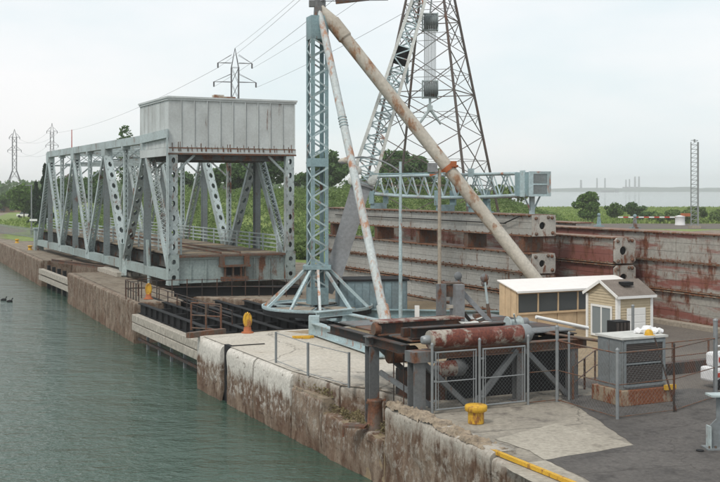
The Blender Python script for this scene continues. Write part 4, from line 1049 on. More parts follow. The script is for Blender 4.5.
# picket fence on the left quay
fn=thing('picket_fence','grey metal picket fence along the left quay behind the bridge end','fence',G(0,236,0))
f0=G(-14,231,0); f1=G(40,240,0); dd=f1-f0; L=dd.length; dd.normalize(); 
fl=f0-fn.location
for z in(.25,1.25): MB().beam(fl+Vector((0,0,z)),fl+dd*L+Vector((0,0,z)),.05,.06).build('rail','galv',fn)
pk=None; n=int(L/.5)
for k in range(min(n,280)):
    p=fl+dd*(k*L/n)
    if pk is None: pk=MB().box2((-.06,-.02,0),(.06,.02,1.5)).build('picket','galv',fn); pk.location=p; pk.rotation_euler=(0,0,math.atan2(dd.y,dd.x))
    else: inst(pk,fn,p)
for px,l in ((17,'small yellow mooring bollard on the left quay beside the picket fence'),(30,'second yellow mooring bollard on the left quay nearer the bridge')):
    p=G(px,243 if px<20 else 250,0)
    single(MB().lathe([(.3,0),(.3,.05),(.2,.08),(.2,.35),(.28,.4),(.28,.5),(.1,.53)],n=12),'mooring_bollard','yellow',l,'bollard',p,0,'yellow bollards on the far quay')
# ducks on the water
for px,py_,l in ((3.5,300.5,'dark duck floating at the left edge of the canal'),(9.5,302,'second dark duck floating just right of the first')):
    p=G(px,py_,-2.5); t=thing('duck',l,'duck',p); MB().lathe([(.02,-.25),(.10,-.18),(.15,0),(.12,.15),(.03,.26)],(0,0,.05),10,(1,0,0)).build('body','black',t)
    MB().tube((.18,0,.1),(.22,0,.26),.04,.035,6).lathe([(.01,-.06),(.055,-.03),(.055,.03),(.01,.06)],(.25,0,.29),8,(1,0,0)).build('head','black',t)
# ================================================================== FENDER, PIT GIRDERS, QUAY FURNITURE
fd=thing('timber_fender','two stacked weathered timber fender beams bolted to steel piles in the canal','fender',W(52,16.6,0),TH)
for z in (-1.28,-.78):
    for k in range(2):
        MB().box2((-.2,-1.0+k*7.4,z-.23),(.25,6.36+k*7.4,z+.23)).build('timber','timber',fd,bevel=.04)
for k in range(6): MB().box2((.28,k*2.5-.5,-2.9),(.42,k*2.5-.36,-.6)).build('pile','galv',fd)
MB().box2((.1,-1,-2.1),(.22,13.5,-1.95)).build('waler','darkrust',fd)
f2=thing('timber_fender','far weathered timber fender in the inlet under the bridge end','fender',W(94,18.4,0),TH)
for z in (-.9,-1.5):MB().box2((-.2,0,z-.25),(.25,15.4,z+.2)).build('timber','timber',f2)
for k in range(6): MB().box2((.3,k*2.6+.5,-2.9),(.6,k*2.6+.8,-.3)).build('pile','black',f2)
f3=thing('timber_raft','loose flat timber raft lying on the ground under the bridge','timber pile',W(90,20.5,0),TH)
for k in range(4): MB().box2((k*.62,-3,.02),(k*.62+.55,4+k*.4,.35)).build('timber','timber',f3)
f4=single(MB().ibeam((0,0,.2),(-3,14,.2),.25,.3),'steel_joist','rust','long rusty joist lying across the inlet under the bridge','steel beam',W(93,22,0),TH)
# black girder platform over the pit
for i,v in enumerate((17.15,18.7,20.3,21.9,23.5,25.0)):
    u0=51.2; u1=[66.5,70.2,69.0,66.5,65.5,63.5][i]
    t=thing('pit_girder',['black steel girder over the pit nearest the canal','second black girder over the pit from the canal','third black girder over the pit from the canal','fourth black girder over the pit from the canal','fifth black girder over the pit beside the turntable','black girder over the pit farthest from the canal under the turntable'][i],'girder',W(u0,v,0),TH,'black girders spanning the pit')
    MB().ibeam((0,0,-.30),(0,u1-u0,-.30),.34,.62,t=.035).build('girder_web','black',t)
    m=MB()
    for k in range(int((u1-u0)/1.2)): m.box2((-.14,k*1.2+.5,-.56),(.14,k*1.2+.53,-.03))
    m.build('stiffener','black',t,kind='stuff')
m=MB()
for u in (53,56,59,62,65): m.beam(W(u,17.3,-.42)-W(51,17,0),W(u,25 if u<62 else 23.5,-.42)-W(51,17,0),.25,.35)
single(m,'cross_girders','black','black cross beams tying the pit girders together','girder',W(51,17,0))
single(MB().ibeam(G(174,292,.3),G(302,290,.3),.5,.6),'end_beam','black','long black beam lying along the back of the pit under the bridge end','girder')
# rods and railings round the pit
def railing(name,label,pts,h,mat,rails=(1.,.5),post=.035,step=1.5,r=.025,cat='railing',mid=None):
    root=thing(name,label,cat,pts[0]); o=Vector(pts[0]); pm=None
    for a,b in zip(pts[:-1],pts[1:]):
        a=Vector(a)-o;b=Vector(b)-o; L=(b-a).length; n=max(1,int(round(L/step)))
        for k in range(n+1):
            p=a.lerp(b,k/n)
            if k==0 and pm is not None: continue
            if pm is None: pm=MB().tube((0,0,0),(0,0,h),post,n=6).build('post',mat,root); pm.location=p
            else: inst(pm,root,p)
        for f in rails: MB().tube(a+Vector((0,0,h*f)),b+Vector((0,0,h*f)),r,n=6).build('rail',mat,root)
    return root
railing('pit_railing','black rod railing along the back of the pit beneath the bridge end',[G(126,299,0),G(172,297,0),G(232,296,0),G(300,297,0)],1.15,'darkrust',rails=(.95,.55),step=.9)
railing('pit_railing','dark rod railing on the pier beside the pit nearest the canal',[W(67.2,17.2),W(71,17.3),W(71.2,19)],1.1,'darkrust',step=.8)
railing('girder_railing','thin dark railing standing on the second pit girder',[W(54,18.7,.02),W(70,18.7,.02)],.7,'darkrust',step=2.)
railing('rusty_guard','orange-red rusty guard frame at the corner of the pit by the yellow hydrant',[G(190,331,0)+Vector((0,.4,0)),G(221,332,0)],1.35,'rust',rails=(1.,.55,.08),step=.9,post=.05,r=.035)
MB_=single(MB().beam(G(188,335.5,.1),G(224,331,.1),.3,.25),'rusty_plate','rust','rusty brown sill plate at the foot of the guard frame','steel plate')
railing('steel_railing','grey post and wire railing along the pale quay slab',[G(276,363,.02),G(308,376,.02),G(349,388,.02)],1.25,'galv',rails=(.97,.08),step=3.2,post=.055,r=.015)
# slot fitting in the quay wall
m=MB(); m.box2((-.15,-.4,-3),(.05,.38,.03)); m.box2((-.1,-.38,.03),(1.5,-.30,.06)); single(m,'steel_slot_plate','black','black steel plate set in the slot between the white quay blocks','steel plate',W(46.75,16.1,0),TH)
# yellow capped hydrant-like posts
def ypost(p,label,s=1.,group='yellow chain posts by the pit'):
    t=thing('chain_post',label,'post',p,0,group)
    MB().lathe([(.30*s,0),(.30*s,.05),(.20*s,.08),(.17*s,.3*s)],n=12).build('base','orange',t)
    m=MB(); n=14
    for k in range(n):
        a0=2*math.pi*k/n;a1=2*math.pi*(k+1)/n; m.tube((.15*s*math.cos(a0),0,.62*s+.33*s*math.sin(a0)),(.15*s*math.cos(a1),0,.62*s+.33*s*math.sin(a1)),.075*s,n=8)
    m.box2((-.1*s,-.04,.3*s),(.1*s,.04,.9*s)); m.build('hood','yellow',t)
ypost(G(247.5,333,.02),'yellow looped post on an orange base at the edge of the pale slab',1.0)
ypost(G(148.5,299,.02),'yellow and orange post beside the pit railing under the bridge',1.0)
single(MB().box2((-.5,-.12,0),(.5,.12,.1)).box2((-.1,-.3,0),(.3,.2,.08)),'yellow_strap','yellow','flat yellow strap lying on the slab below the turntable','strap',G(303,338,.03),R(10))
# yellow bollard
b_=thing('mooring_bollard','squat yellow mooring bollard with a wide cap in front of the chain-link gate','bollard',G(476,423,.03))
MB().lathe([(.24,0),(.24,.38)],n=20).build('stem','yellow',b_,bevel=0)
MB().lathe([(.25,.33),(.33,.37),(.34,.50),(.31,.54),(.05,.56)],n=20).build('cap','yellow',b_)
# rusty bollard on ledge
rb=thing('rusty_bollard','flared rusty mooring post standing on the broken quay ledge','bollard',Vector((.50,36.6,-1.0)))
MB().lathe([(.36,0),(.34,.12),(.26,.25),(.24,.85),(.27,.95),(.27,1.0),(.02,1.02)],n=16).build('stem','rust',rb)
MB().beam((-.3,-.1,.9),(.35,-.05,1.0),.09,.06).build('strap','rust',rb)
single(MB().box2((-.4,-.25,0),(.35,.2,.07)).box2((-.4,-.25,-.3),(-.34,-.2,.0)),'iron_grate','rust','small bent rusty plate on the quay ledge','steel plate',G(356,427,-.85),R(-15))
# ================================================================== TRESTLE MACHINE
tr=thing('steel_trestle','low grey steel trestle deck with diagonal braces behind the chain-link gates','steel trestle',W(30.1,16.5,0),TH)
def T(v,u,z): return Vector((v-16.5,u-30.1,z))
def col(v,u,z0,z1,w=.42):
    m=MB(); p0=T(v,u,z0);p1=T(v,u,z1); m.beam(p0+Vector((0,-w/2+.015,0)),p1+Vector((0,-w/2+.015,0)),w,.03,up=(0,1,0)); m.beam(p0+Vector((0,w/2-.015,0)),p1+Vector((0,w/2-.015,0)),w,.03,up=(0,1,0)); m.beam(p0,p1,.03,w-.06,up=(0,1,0)); m.beam(p0+Vector((0,0,.02)),p0+Vector((0,0,.05)),w+.2,w+.2,up=(0,1,0)); m.build('column','trestle',tr)
col(16.46,30.1,0,1.62); col(20.45,30.4,0,1.62,.3); col(22.6,30.4,0,1.62,.3)
col(16.35,33.0,-1.0,1.75,.36); col(20.3,33.0,0,1.75,.3); col(22.8,33.0,0,1.75,.3)
MB().box2((-.3,-.3,1.62),(.45,.3,1.95)).build('bearing_block','trestle',tr)
for (u,z) in ((30.4,1.78),(33.0,1.92)):
    MB().ibeam(T(16.1 if u>31 else 16.9,u,z),T(23.2,u,z),.36,.32,t=.035).build('cross_beam','trestle' if u>31 else 'rust',tr)
for v in (16.4,18.5,20.5,22.9): MB().ibeam(T(v,30.7,1.92),T(v,36.5,1.92),.28,.3,t=.03).build('deck_joist','darkrust',tr)
for (a,b) in (((16.6,30.25,1.7),(18.35,30.25,.1)),((20.3,30.3,1.72),(18.75,30.3,.1)),((20.6,30.3,1.72),(22.3,30.3,.1)),((16.5,33.0,1.8),(18.1,33.0,.35)),((20.2,33.0,1.8),(18.3,33.0,.1))):
    m=MB(); m.beam(T(*a),T(*b),.16,.16); m.build('brace','trestle',tr)
MB().beam(T(16.5,32.7,.9),T(17.3,30.6,0.05),.1,.16).build('brace','trestle',tr)
for k in range(5):
    MB().box2((4.45-.0,.95+k*1.1,2.10),(6.75,2.03+k*1.1,2.14+.01*(k%2))).build('deck_plate','darkrust' if k%2 else 'trestle',tr)
for k in range(4):
    MB().box2((.3,.95+k*1.4,2.09),(4.42,2.33+k*1.4,2.13+.01*(k%2))).build('deck_plate','trestle' if k%2 else 'rust',tr)
for k in range(4): MB().box2((1.9+k*1.22,1.4,.0),(3.1+k*1.22,1.46,1.9)).build('under_deck_shade_panel','black',tr)  # black panels added beneath the deck to paint in its shade
MB().box2((.9,1.5,.0),(1.85,3.2,.9)).build('gear_case','darkrust',tr)
# slender rods at the left side
m=MB()
for v,u in ((16.75,32.2),(17.25,31.8),(17.4,31.6),(16.7,31.4)): m.tube(T(v,u,-.9 if v<16.9 else 0),T(v,u,1.75),.02,n=5)
m.build('tie_rod','darkrust',tr)
# rollers
def drum(name,label,u,v0,v1,z,r,mat='rustred',cap='galv',stub=True):
    t=thing(name,label,'steel drum',W(u,v0,z),TH); L=v1-v0
    MB().lathe([(r*.97,0),(r,.02),(r,L-.02),(r*.97,L)],(0,0,0),24,(1,0,0)).build('shell',mat,t)
    m=MB(); m.lathe([(r*1.03,L-.28),(r*1.05,L-.24),(r*1.05,L+.0),(r*.9,L+.06),(r*.3,L+.1)],(0,0,0),24,(1,0,0)); m.build('end_ring',cap,t)
    if stub:
        m=MB().lathe([(r*.25,-.26),(r*.42,-.25),(r*.5,-.1),(r*.5,.0)],(0,0,0),14,(1,0,0)); m.build('hub',cap,t)
        m=MB().lathe([(r*.35,L+.1),(r*.4,L+.12),(r*.34,L+.22),(r*.2,L+.24)],(0,0,0),14,(1,0,0)); m.build('hub',cap,t)
    return t
drum('rusty_drum','long red rusty steel roller lying on top of the trestle behind the gates',30.15,16.93,20.62,2.27,.29)
drum('rusty_drum','short dark red drum hung under the trestle beam at its left end',32.6,16.75,17.75,1.45,.27,'rust','rust',False)
drum('rusty_drum','short red drum standing in shade behind the left chain-link gate',31.2,17.85,18.75,1.12,.26,'rustred','trestle')
# dark channel girder on the deck
ch_=thing('channel_girder','dark red-topped channel girder lying on the left end of the trestle','girder',W(33.0,16.45,2.1),TH)
MB().box2((.1,-.25,.06),(3.2,-.19,.42)).box2((.1,.25,.06),(3.2,.31,.42)).build('web','darkrust',ch_)
MB().box2((0,-.35,.42),(3.3,.40,.47)).build('top_flange','rustred',ch_); MB().box2((0,-.35,.01),(3.3,.40,.06)).build('bottom_flange','rust',ch_)
MB().lathe([(.2,-.1),(.22,0),(.2,.12)],(.0,-.1,.22),10,(1,0,0)).build('end_boss','rust',ch_)
c2=single(MB().ibeam((0,0,.2),(4.0,0,.2),.4,.36).box2((0,.5,.02),(4,.7,.3)),'steel_joist','darkrust','dark joist lying across the trestle deck behind the red roller','steel beam',W(31.3,16.9,2.14),TH)
# upright bracket frame
af=thing('bracket_frame','upright grey twin-plate bracket with a long sloping stay on the trestle deck','machine frame',A(436,330,38.6),R(14))
s=38.6/F
MB().box2((.0,-.12,0),(.34,.0,1.62)).build('side_plate','trestle',af); MB().box2((.62,-.35,0),(.94,.35,1.60)).build('side_plate','boomgrey',af)
MB().box2((.34,-.05,.75),(.62,.3,.85)).build('cross_bar','tan',af); MB().box2((.34,.0,1.15),(.62,.25,1.55)).build('cross_plate','rust',af); MB().box2((.30,-.05,1.6),(.95,.35,1.66)).build('cap_plate','rust',af); MB().box2((-.1,-.4,-.02),(1.3,.5,.04)).build('foot_plate','trestle',af)
MB().beam((.9,0,1.38),(2.15,-.1,.06),.10,.16).build('stay','boomgrey',af); MB().beam((.95,.2,.7),(1.5,.1,.05),.08,.12).build('stay','darkrust',af)
# levers
for (px,yt,pxb,yb,Y,l) in ((458,276,461.5,312,42,'left of the two rusty levers with a round paddle head'),(484.5,278,490,322,39.5,'right one of the two levers, its round head on a pale rod')):
    b0=A(pxb,yb,Y); t0=A(px,yt,Y); b0.z=min(b0.z,2.15)
    t=thing('paddle_lever',l,'lever',Vector((b0.x,b0.y,2.13)),0,'levers on the trestle deck'); a=Vector((0,0,0)); e=t0-t.location
    MB().tube(a,a.lerp(e,.45),.075,.06,8).build('socket','rust',t); MB().tube(a.lerp(e,.4),e,.045,.045,8).build('rod','bridge' if px>470 else 'rust',t)
    MB().lathe([(.02,-.05),(.15,-.04),(.16,0),(.15,.04),(.02,.05)],e,14,(.2,-1,.1)).lathe([(.02,-.03),(.13,-.02),(.13,.02),(.02,.03)],e+Vector((0,0,-.17)),12,(.2,-1,.1)).build('paddle','trestle',t)
# winch
wn=thing('winch_motor','small grey winch with a flanged drum at the right end of the red roller','winch',W(31.0,20.7,2.14),TH)
MB().box2((-.4,-.3,0),(.5,.35,.08)).build('bed','trestle',wn); MB().lathe([(.24,-.3),(.26,-.28),(.15,-.25),(.15,.15),(.26,.18),(.24,.22)],(0,0,.34),14,(1,0,0)).build('drum','bridge',wn); MB().lathe([(.14,0),(.16,.04),(.16,.3),(.1,.34)],(.22,.05,.36),12,(1,0,0)).build('motor','boomgrey',wn); MB().tube((.0,-.1,.3),(-.2,-.25,.7),.03,n=6).build('handle','bridge',wn)
single(MB().tube(A(536,317,37.5),A(588,328,38.4),.06,n=8),'white_pipe','white','long thin white pipe sloping right from the winch to the beige shed','pipe')
single(MB().tube(A(545,333,37.6),A(600,341,36.8),.05,n=8),'rusty_pipe','rust','rusty pipe lying along the right end of the trestle deck','pipe')
# scrap on the deck
rr=random.Random(9)
for i,(v,u,l) in enumerate(((18.9,32.6,'white crumpled sheet lying beside the bracket stay'),(19.6,32.1,'white bent sheet on the deck behind the red roller'),(20.1,33.2,'pale flat sheet on the deck near the plywood lean-to'),(19.2,34.4,'grey folded plate behind the right lever'))):
    m=MB(); n=4; 
    vs=[(x*.42+rr.uniform(-.05,.05),y*.2+rr.uniform(-.05,.05),.05+rr.uniform(0,.25)) for y in range(n) for x in range(n)]; vs+=[(a,b,c-.02) for a,b,c in vs]
    fs=[(y*n+x,y*n+x+1,(y+1)*n+x+1,(y+1)*n+x) for y in range(n-1) for x in range(n-1)]; fs+=[tuple(q+n*n for q in f[::-1]) for f in fs]
    m.add(vs,fs); single(m,'scrap_sheet','cabtop' if i<3 else 'galv',l,'sheet metal',W(u,v,2.14),TH+rr.uniform(-.5,.5),'scrap on the trestle deck')
for i in range(7):
    v=17.9+rr.uniform(0,3.6); u=32.2+rr.uniform(0,3)
    m=MB(); m.beam((0,0,.08),(rr.uniform(.6,1.6),rr.uniform(-.4,.4),.08+rr.uniform(0,.15)),.1,.1); m.box((.2,.1,.12),(.25,.2,.22))
    single(m,'scrap_bar',('rust','trestle','darkrust')[i%3],['short rusty bar nearest the bracket frame','grey steel bar lying behind the red roller','dark bar lying by the left lever','rusty offcut lying by the right lever','grey bar lying beside the pale sheets','dark stub lying near the winch','rusty bar farthest back on the trestle deck'][i],'scrap steel',W(u,v,2.14),TH+rr.uniform(-.6,.6),'steel offcuts on the trestle deck')
# yard steel: sill stubs behind
for i,(px,py_,l) in enumerate(((381,325,'rusty block at the foot of the white stiff leg'),)):
    single(MB().box2((-.25,-.2,0),(.25,.2,.7)).lathe([(.2,0),(.22,.1),(.1,.3)],(.05,0,.7),10),'anchor_block','orange',l,'anchor block',G(px+10,py_+25,0))
# ================================================================== CHAIN-LINK FENCE AND GATES
def chain_panel(name,parent,v0,v1,z0,z1,u,mat='galv',pitch=.13,r=.0012):
    """woven wire drawn as crossing diagonal wires, joined (past counting)"""
    m=MB(); Lh=z1-z0; Lw=v1-v0; k=-Lh
    while k<Lw:
        for s in (0,1):
            a0=max(0,k); a1=min(Lw,k+Lh)
            if a1<=a0: continue
            za=a0-k; zb=a1-k
            if s: za,zb=Lh-za,Lh-zb
            m.beam((v0+a0,u+.006*s,z0+za),(v0+a1,u+.006*s,z0+zb),r*2,r*2,up=(0,1,0))
        k+=pitch
    return m.build(name,mat,parent,kind='stuff')
UG=29.72
def gate(label,v0,v1,h=1.95):
    t=thing('chainlink_gate',label,'gate',W(UG,v0,0),TH); w_=v1-v0
    m=MB(); 
    for x in(.03,w_-.03): m.tube((x,0,.12),(x,0,h),.028,n=8)
    for z in(.14,h-.03): m.tube((.03,0,z),(w_-.03,0,z),.028,n=8)
    m.build('frame','galv',t); MB().tube((.03,0,1.0),(w_-.03,0,1.0),.02,n=8).build('mid_rail','galv',t); MB().tube((.12,0,.14),(.12,0,h),.014,n=6).build('tension_bar','galv',t); MB().tube((w_-.12,0,.14),(w_-.12,0,h),.014,n=6).build('tension_bar','galv',t)
    chain_panel('wire_mesh',t,.05,w_-.05,.16,h-.05,0); 
    for z in (.4,1.0,1.6): MB().box2((-.05,-.03,z),(.06,.03,z+.06)).build('hinge','galv',t)
gate('left leaf of the chain-link gates, in front of the shaded drum',16.9,18.42)
gate('right leaf of the chain-link gates, behind and right of the yellow bollard',18.62,20.26)
def fpost(u,v,h,label,mat='galv',r=.045,base=0):
    t=thing('fence_post',label,'fence post',W(u,v,base),TH); MB().tube((0,0,0),(0,0,h),r,n=10).build('pole',mat,t); MB().lathe([(r*1.15,h),(r*1.2,h+.03),(r*.8,h+.07),(.01,h+.09)],(0,0,0),10).build('cap',mat,t)
fpost(UG,16.8,2.15,'galvanised gate post left of both chain-link gates'); fpost(UG,18.52,2.2,'galvanised gate post between the two chain-link gates'); fpost(UG,20.36,2.2,'galvanised gate post right of the chain-link gates')
cf=thing('chainlink_fence','rusty-railed chain-link fence boxing in the grey cabinet','fence',W(UG,20.4,0),TH)
segs=[((20.4,UG),(21.5,UG)),((21.5,UG),(21.5,26.65)),((21.5,26.65),(23.8,26.75)),((23.8,26.75),(26.6,27.9)),((26.6,27.9),(30,28.9))]
for (v0,u0),(v1,u1) in segs:
    a=Vector((v0-20.4,u0-UG,0)); b=Vector((v1-20.4,u1-UG,0)); d=(b-a); L=d.length; d.normalize()
    for z in (2.02,1.05,.08): MB().tube(a+Vector((0,0,z)),b+Vector((0,0,z)),.016 if z<2 else .022,n=7).build('rail','rust',cf)
    m=MB(); k=-1.9
    while k<L:
        for s in(0,1):
            a0=max(0,k);a1=min(L,k+1.9)
            if a1>a0:
                za=a0-k;zb=a1-k
                if s: za,zb=1.9-za,1.9-zb
                m.beam(a+d*a0+Vector((0,0,za+.1)),a+d*a1+Vector((0,0,zb+.1)),.0022,.0022)
        k+=.15
    m.build('wire_mesh','galv',cf,kind='stuff')
for (v,u,h,mat,r) in ((21.5,UG,2.45,'galv',.06),(22.0,29.75,2.2,'galv',.04),(21.5,26.65,2.1,'galv',.055),(23.8,26.75,2.1,'darkrust',.035),(26.6,27.9,2.6,'galv',.075),(30,28.9,2.3,'galv',.06)):
    MB().tube((v-20.4,u-UG,0),(v-20.4,u-UG,h),r,n=10).lathe([(r*1.15,h),(r*1.2,h+.04),(.01,h+.09)],(v-20.4,u-UG,0),10).build('post',mat,cf)
MB().tube((23.5-20.4,27.3-UG,2.3),(23.85-20.4,26.7-UG,.05),.03,n=7).build('stay','darkrust',cf)
fpost(34.5,28.6,2.35,'grey post with a round pale cap standing between the beige shed and the cabinet','galv',.06)
# back fence runs over the yard
bf=railing('yard_fence','low rusty rail fence crossing the yard behind the cabinet',[W(29.8,22.2,0),W(32.5,25.2,0),W(33.3,33.2,0)],1.1,'rust',rails=(1.,.5),step=2.2,post=.04,r=.02)
single(MB().box2((0,0,0),(5.5,.35,.45)),'concrete_block','darkrust','dark low block wall across the yard behind the cabinet','block',W(32.0,26.2,0),TH+.05)
# cabinet
cb=thing('electrical_cabinet','big blue-grey cabinet with a dark louvred front on a rust-stained plinth','cabinet',G(622.5,406,.02),TH)
MB().box2((-.14,-.14,0),(1.98,1.42,.50)).build('plinth','plinth',cb,bevel=.02)
MB().box2((0,0,.50),(1.78,1.27,2.12)).build('body','cabinet',cb,bevel=.015)
MB().box2((-.06,-.06,2.12),(1.84,1.33,2.19)).build('top','cabtop',cb)
m=MB(); m.box2((.05,-.05,.6),(.12,-.003,2.05)); m.box2((1.62,-.05,.6),(1.72,-.003,2.05)); m.box2((.12,-.05,1.98),(1.62,-.003,2.06)); m.box2((.12,-.05,.58),(1.62,-.003,.66)); m.box2((.12,-.045,1.3),(1.62,-.003,1.35)); m.build('frame','cabinet',cb)
MB().box2((.12,-.012,.66),(1.62,-.002,1.98)).build('vent_back','black',cb)
lo=None
for k in range(22):
    z=.68+k*.059
    if 1.26<z<1.36: continue
    if lo is None: lo=MB().add([(.12,-.035,0),(1.62,-.035,0),(1.62,-.014,.045),(.12,-.014,.045),(.12,-.03,-.006),(1.62,-.03,-.006),(1.62,-.009,.04),(.12,-.009,.04)],[(0,1,2,3),(7,6,5,4),(0,4,5,1),(1,5,6,2),(2,6,7,3),(3,7,4,0)]).build('louvre_slat','louvre',cb); lo.location=(0,0,z)
    else: inst(lo,cb,(0,0,z))
for k in range(2): MB().box2((-.012,.06+k*.6,.6),(-.003,.62+k*.6,2.05)).build('side_panel','cabinet',cb)
for k in (.56,.7): MB().box2((-.03,k,1.2),(-.012,k+.03,1.4)).build('handle','galv',cb)
hb=cb.location+Matrix.Rotation(TH,3,'Z')@Vector((1.25,.2,2.19))
single(MB().lathe([(.14,0),(.135,.08),(.11,.14),(.05,.18),(.01,.185)],n=16).box2((-.16,-.18,0),(.16,.0,.012)),'hard_hat','yellow','yellow hard hat lying on top of the grey cabinet','helmet',hb)
m=MB(); 
for k,(x,y,rr_) in enumerate(((0,0,.2),(.24,.05,.17),(-.22,.1,.15),(.1,.2,.2),(.45,.1,.14))): m.lathe([(rr_*.8,0),(rr_*1.05,rr_*.3),(rr_*1.0,rr_*.7),(rr_*.6,rr_*1.1),(rr_*.1,rr_*1.25)],(x,y,0),14)
for v in m.v:
    f=noise.noise_vector(v*9); v+=f*.075; v.z=max(v.z,0.003)
m.sm=[False]*len(m.sm)
single(m,'plastic_bags','plastic','crumpled white and grey plastic bags heaped behind the hard hat','bag',hb+Vector((.0,.35,0)))
single(MB().box2((-.22,-.05,0),(.22,.05,.16)),'warning_plate','yellow','small yellow plate on the rust-stained plinth corner','plate',cb.location+Matrix.Rotation(TH,3,'Z')@Vector((1.78,-.21,.42)),TH)
# ================================================================== SHEDS
SC=onpx(618,50); sh=thing('garden_shed','small beige clapboard garden shed with white trim and brown shingle roof','shed',SC,TH)
SWv,SWu,SE,SR=1.98,2.27,2.14,2.72
MB().box2((.03,.03,0),(SWv-.03,SWu-.03,SE)).add([(.03,.03,SE),(.03,SWu-.03,SE),(.03,SWu/2,SR-.05),(SWv-.03,.03,SE),(SWv-.03,SWu-.03,SE),(SWv-.03,SWu/2,SR-.05)],[(0,2,1),(3,4,5)]).build('wall','siding',sh)
m=MB(); n=17
for k in range(n):
    z=k*.125; 
    if z<SE-.05:
        m.add([(.0,-.012,z),(SWv,-.012,z),(SWv,.03,z),(0,.03,z),(0,.012,z+.125),(SWv,.012,z+.125),(SWv,.03,z+.125),(0,.03,z+.125)],[(3,2,1,0),(0,1,5,4),(4,5,6,7),(1,2,6,5),(3,0,4,7)])
        m.add([(-.012,0,z),(-.012,SWu,z),(.03,SWu,z),(.03,0,z),(.012,0,z+.125),(.012,SWu,z+.125),(.03,SWu,z+.125),(.03,0,z+.125)],[(0,1,2,3),(4,5,1,0)[::1],(7,6,5,4),(0,3,7,4)])
for k in range(4):
    z=SE+k*.125; f=(z-SE)/(SR-SE); y0=SWu/2*f; y1=SWu-y0; m.add([(-.012,y0,z),(-.012,y1,z),(.012,min(y1,y1-.1),z+.12),(.012,y0+.1,z+.12)],[(0,3,2,1)])
m.build('siding','siding',sh,kind='stuff')
ov=.14
def slab(a,b,c,d,t):
    vs=[Vector(q) for q in(a,b,c,d)]; vs+=[q+Vector((0,0,-t)) for q in vs]; return MB().add(vs,[(0,1,2,3),(7,6,5,4),(0,4,5,1),(1,5,6,2),(2,6,7,3),(3,7,4,0)])
rz=SR+.03; ez=SE-.04
rf=slab((-ov,-ov,ez+.03),(SWv+ov,-ov,ez+.03),(SWv+ov,SWu/2,rz+.03),(-ov,SWu/2,rz+.03),.05).build('roof','shingle',sh)
slab((-ov,SWu/2,rz+.03),(SWv+ov,SWu/2,rz+.03),(SWv+ov,SWu+ov,ez+.03),(-ov,SWu+ov,ez+.03),.05).build('roof','shingle',sh)
m=MB()
for k in range(8):
    f0=k/8; y=-ov+(SWu/2+ov)*f0; z=ez+.032+(rz-ez)*f0; m.box2((-ov,y-.003,z+.006),(SWv+ov,y+.13,z+.016+.045*0))
MB().box2((SWv*.35,SWu*.18,SR-.18),(SWv*.62,SWu*.36,SR-.02)).build('skylight','black',rf)
for (y0,z0,y1,z1) in ((-ov,ez,SWu/2,rz),(SWu+ov,ez,SWu/2,rz)): MB().beam((-ov-.012,y0,z0-.02),(-ov-.012,y1,z1-.02),.025,.13,up=(0,0,1)).build('barge_board','white',sh)
MB().box2((-ov,-ov-.03,ez-.10),(SWv+ov,-ov-.003,ez+.02)).build('fascia','white',sh)
for (x,y) in ((0,0),(SWv,0),(0,SWu)): MB().box2((x-.06 if x==0 else x-.12,y-.03 if y==0 else y-.12,0),(x+.12 if x==0 else x+.03,y+.12 if y==0 else y+.02,SE-.06)).build('corner_board','white',sh)
dw=MB(); 
for (y0,y1,z0,z1) in ((.38,.48,.15,1.62),(1.82,1.92,.15,1.62),(.48,1.82,1.52,1.62),(.48,1.82,.15,.25),(1.11,1.19,.25,1.52)): dw.box2((-.06,y0,z0),(-.02,y1,z1))
dw=dw.build('glass_door','white',sh)
for y0 in (.48,1.19): MB().box2((-.035,y0,.25),(-.016,y0+.63,1.52)).build('pane','glasslt',dw)
dd_=MB().box2((.48,-.05,.1),(1.55,-.02,1.55)).build('white_door','white',sh)
for z in (.2,.55,.9,1.25): MB().box2((.53,-.06,z),(1.5,-.05,z+.28)).build('door_panel','white',dd_)
# plywood lean-to
LT=onpx(517,54); le=thing('plywood_lean_to','long plywood lean-to with a row of dark windows and a white sheet roof','shed',LT,TH)
LW,LD,LE,LR=7.25,1.6,1.98,2.42
MB().box2((.03,.08,0),(LW,LD,1.94)).build('core_wall','ply',le)
for k in range(3): MB().box2((-.0,.02+k*.53,0),(.03,.02+k*.53+.5,2.0+.13*k)).build('plywood_sheet','ply',le)
nw=6; ww=LW/nw
for k in range(nw):
    MB().box2((k*ww+.02,.02,0),((k+1)*ww-.02,.08,.82)).build('plywood_sheet','ply',le)
    f=MB(); f.box2((k*ww,-.03,.84),(k*ww+.07,.07,1.9)); f.box2((k*ww+.07,-.02,.84),((k+1)*ww,.07,.90)); f=f.build('window','ply',le)
    MB().box2((k*ww+.08,.01,.92),((k+1)*ww-.01,.06,1.82)).build('pane','glass',f)
MB().box2((0,-.035,1.83),(LW,.08,1.95)).build('header','ply',le)
MB().box2((0,-.05,.80),(LW,-.0,.86)).build('sill','ply',le)
slab((-.1,-.18,LE),(LW+.1,-.18,LE),(LW+.1,LD+.05,LR),(-.1,LD+.05,LR),.05).build('roof','whiteroof',le)
MB().box2((-.1,-.205,LE-.09),(LW+.1,-.182,LE+.01)).build('fascia','white',le)
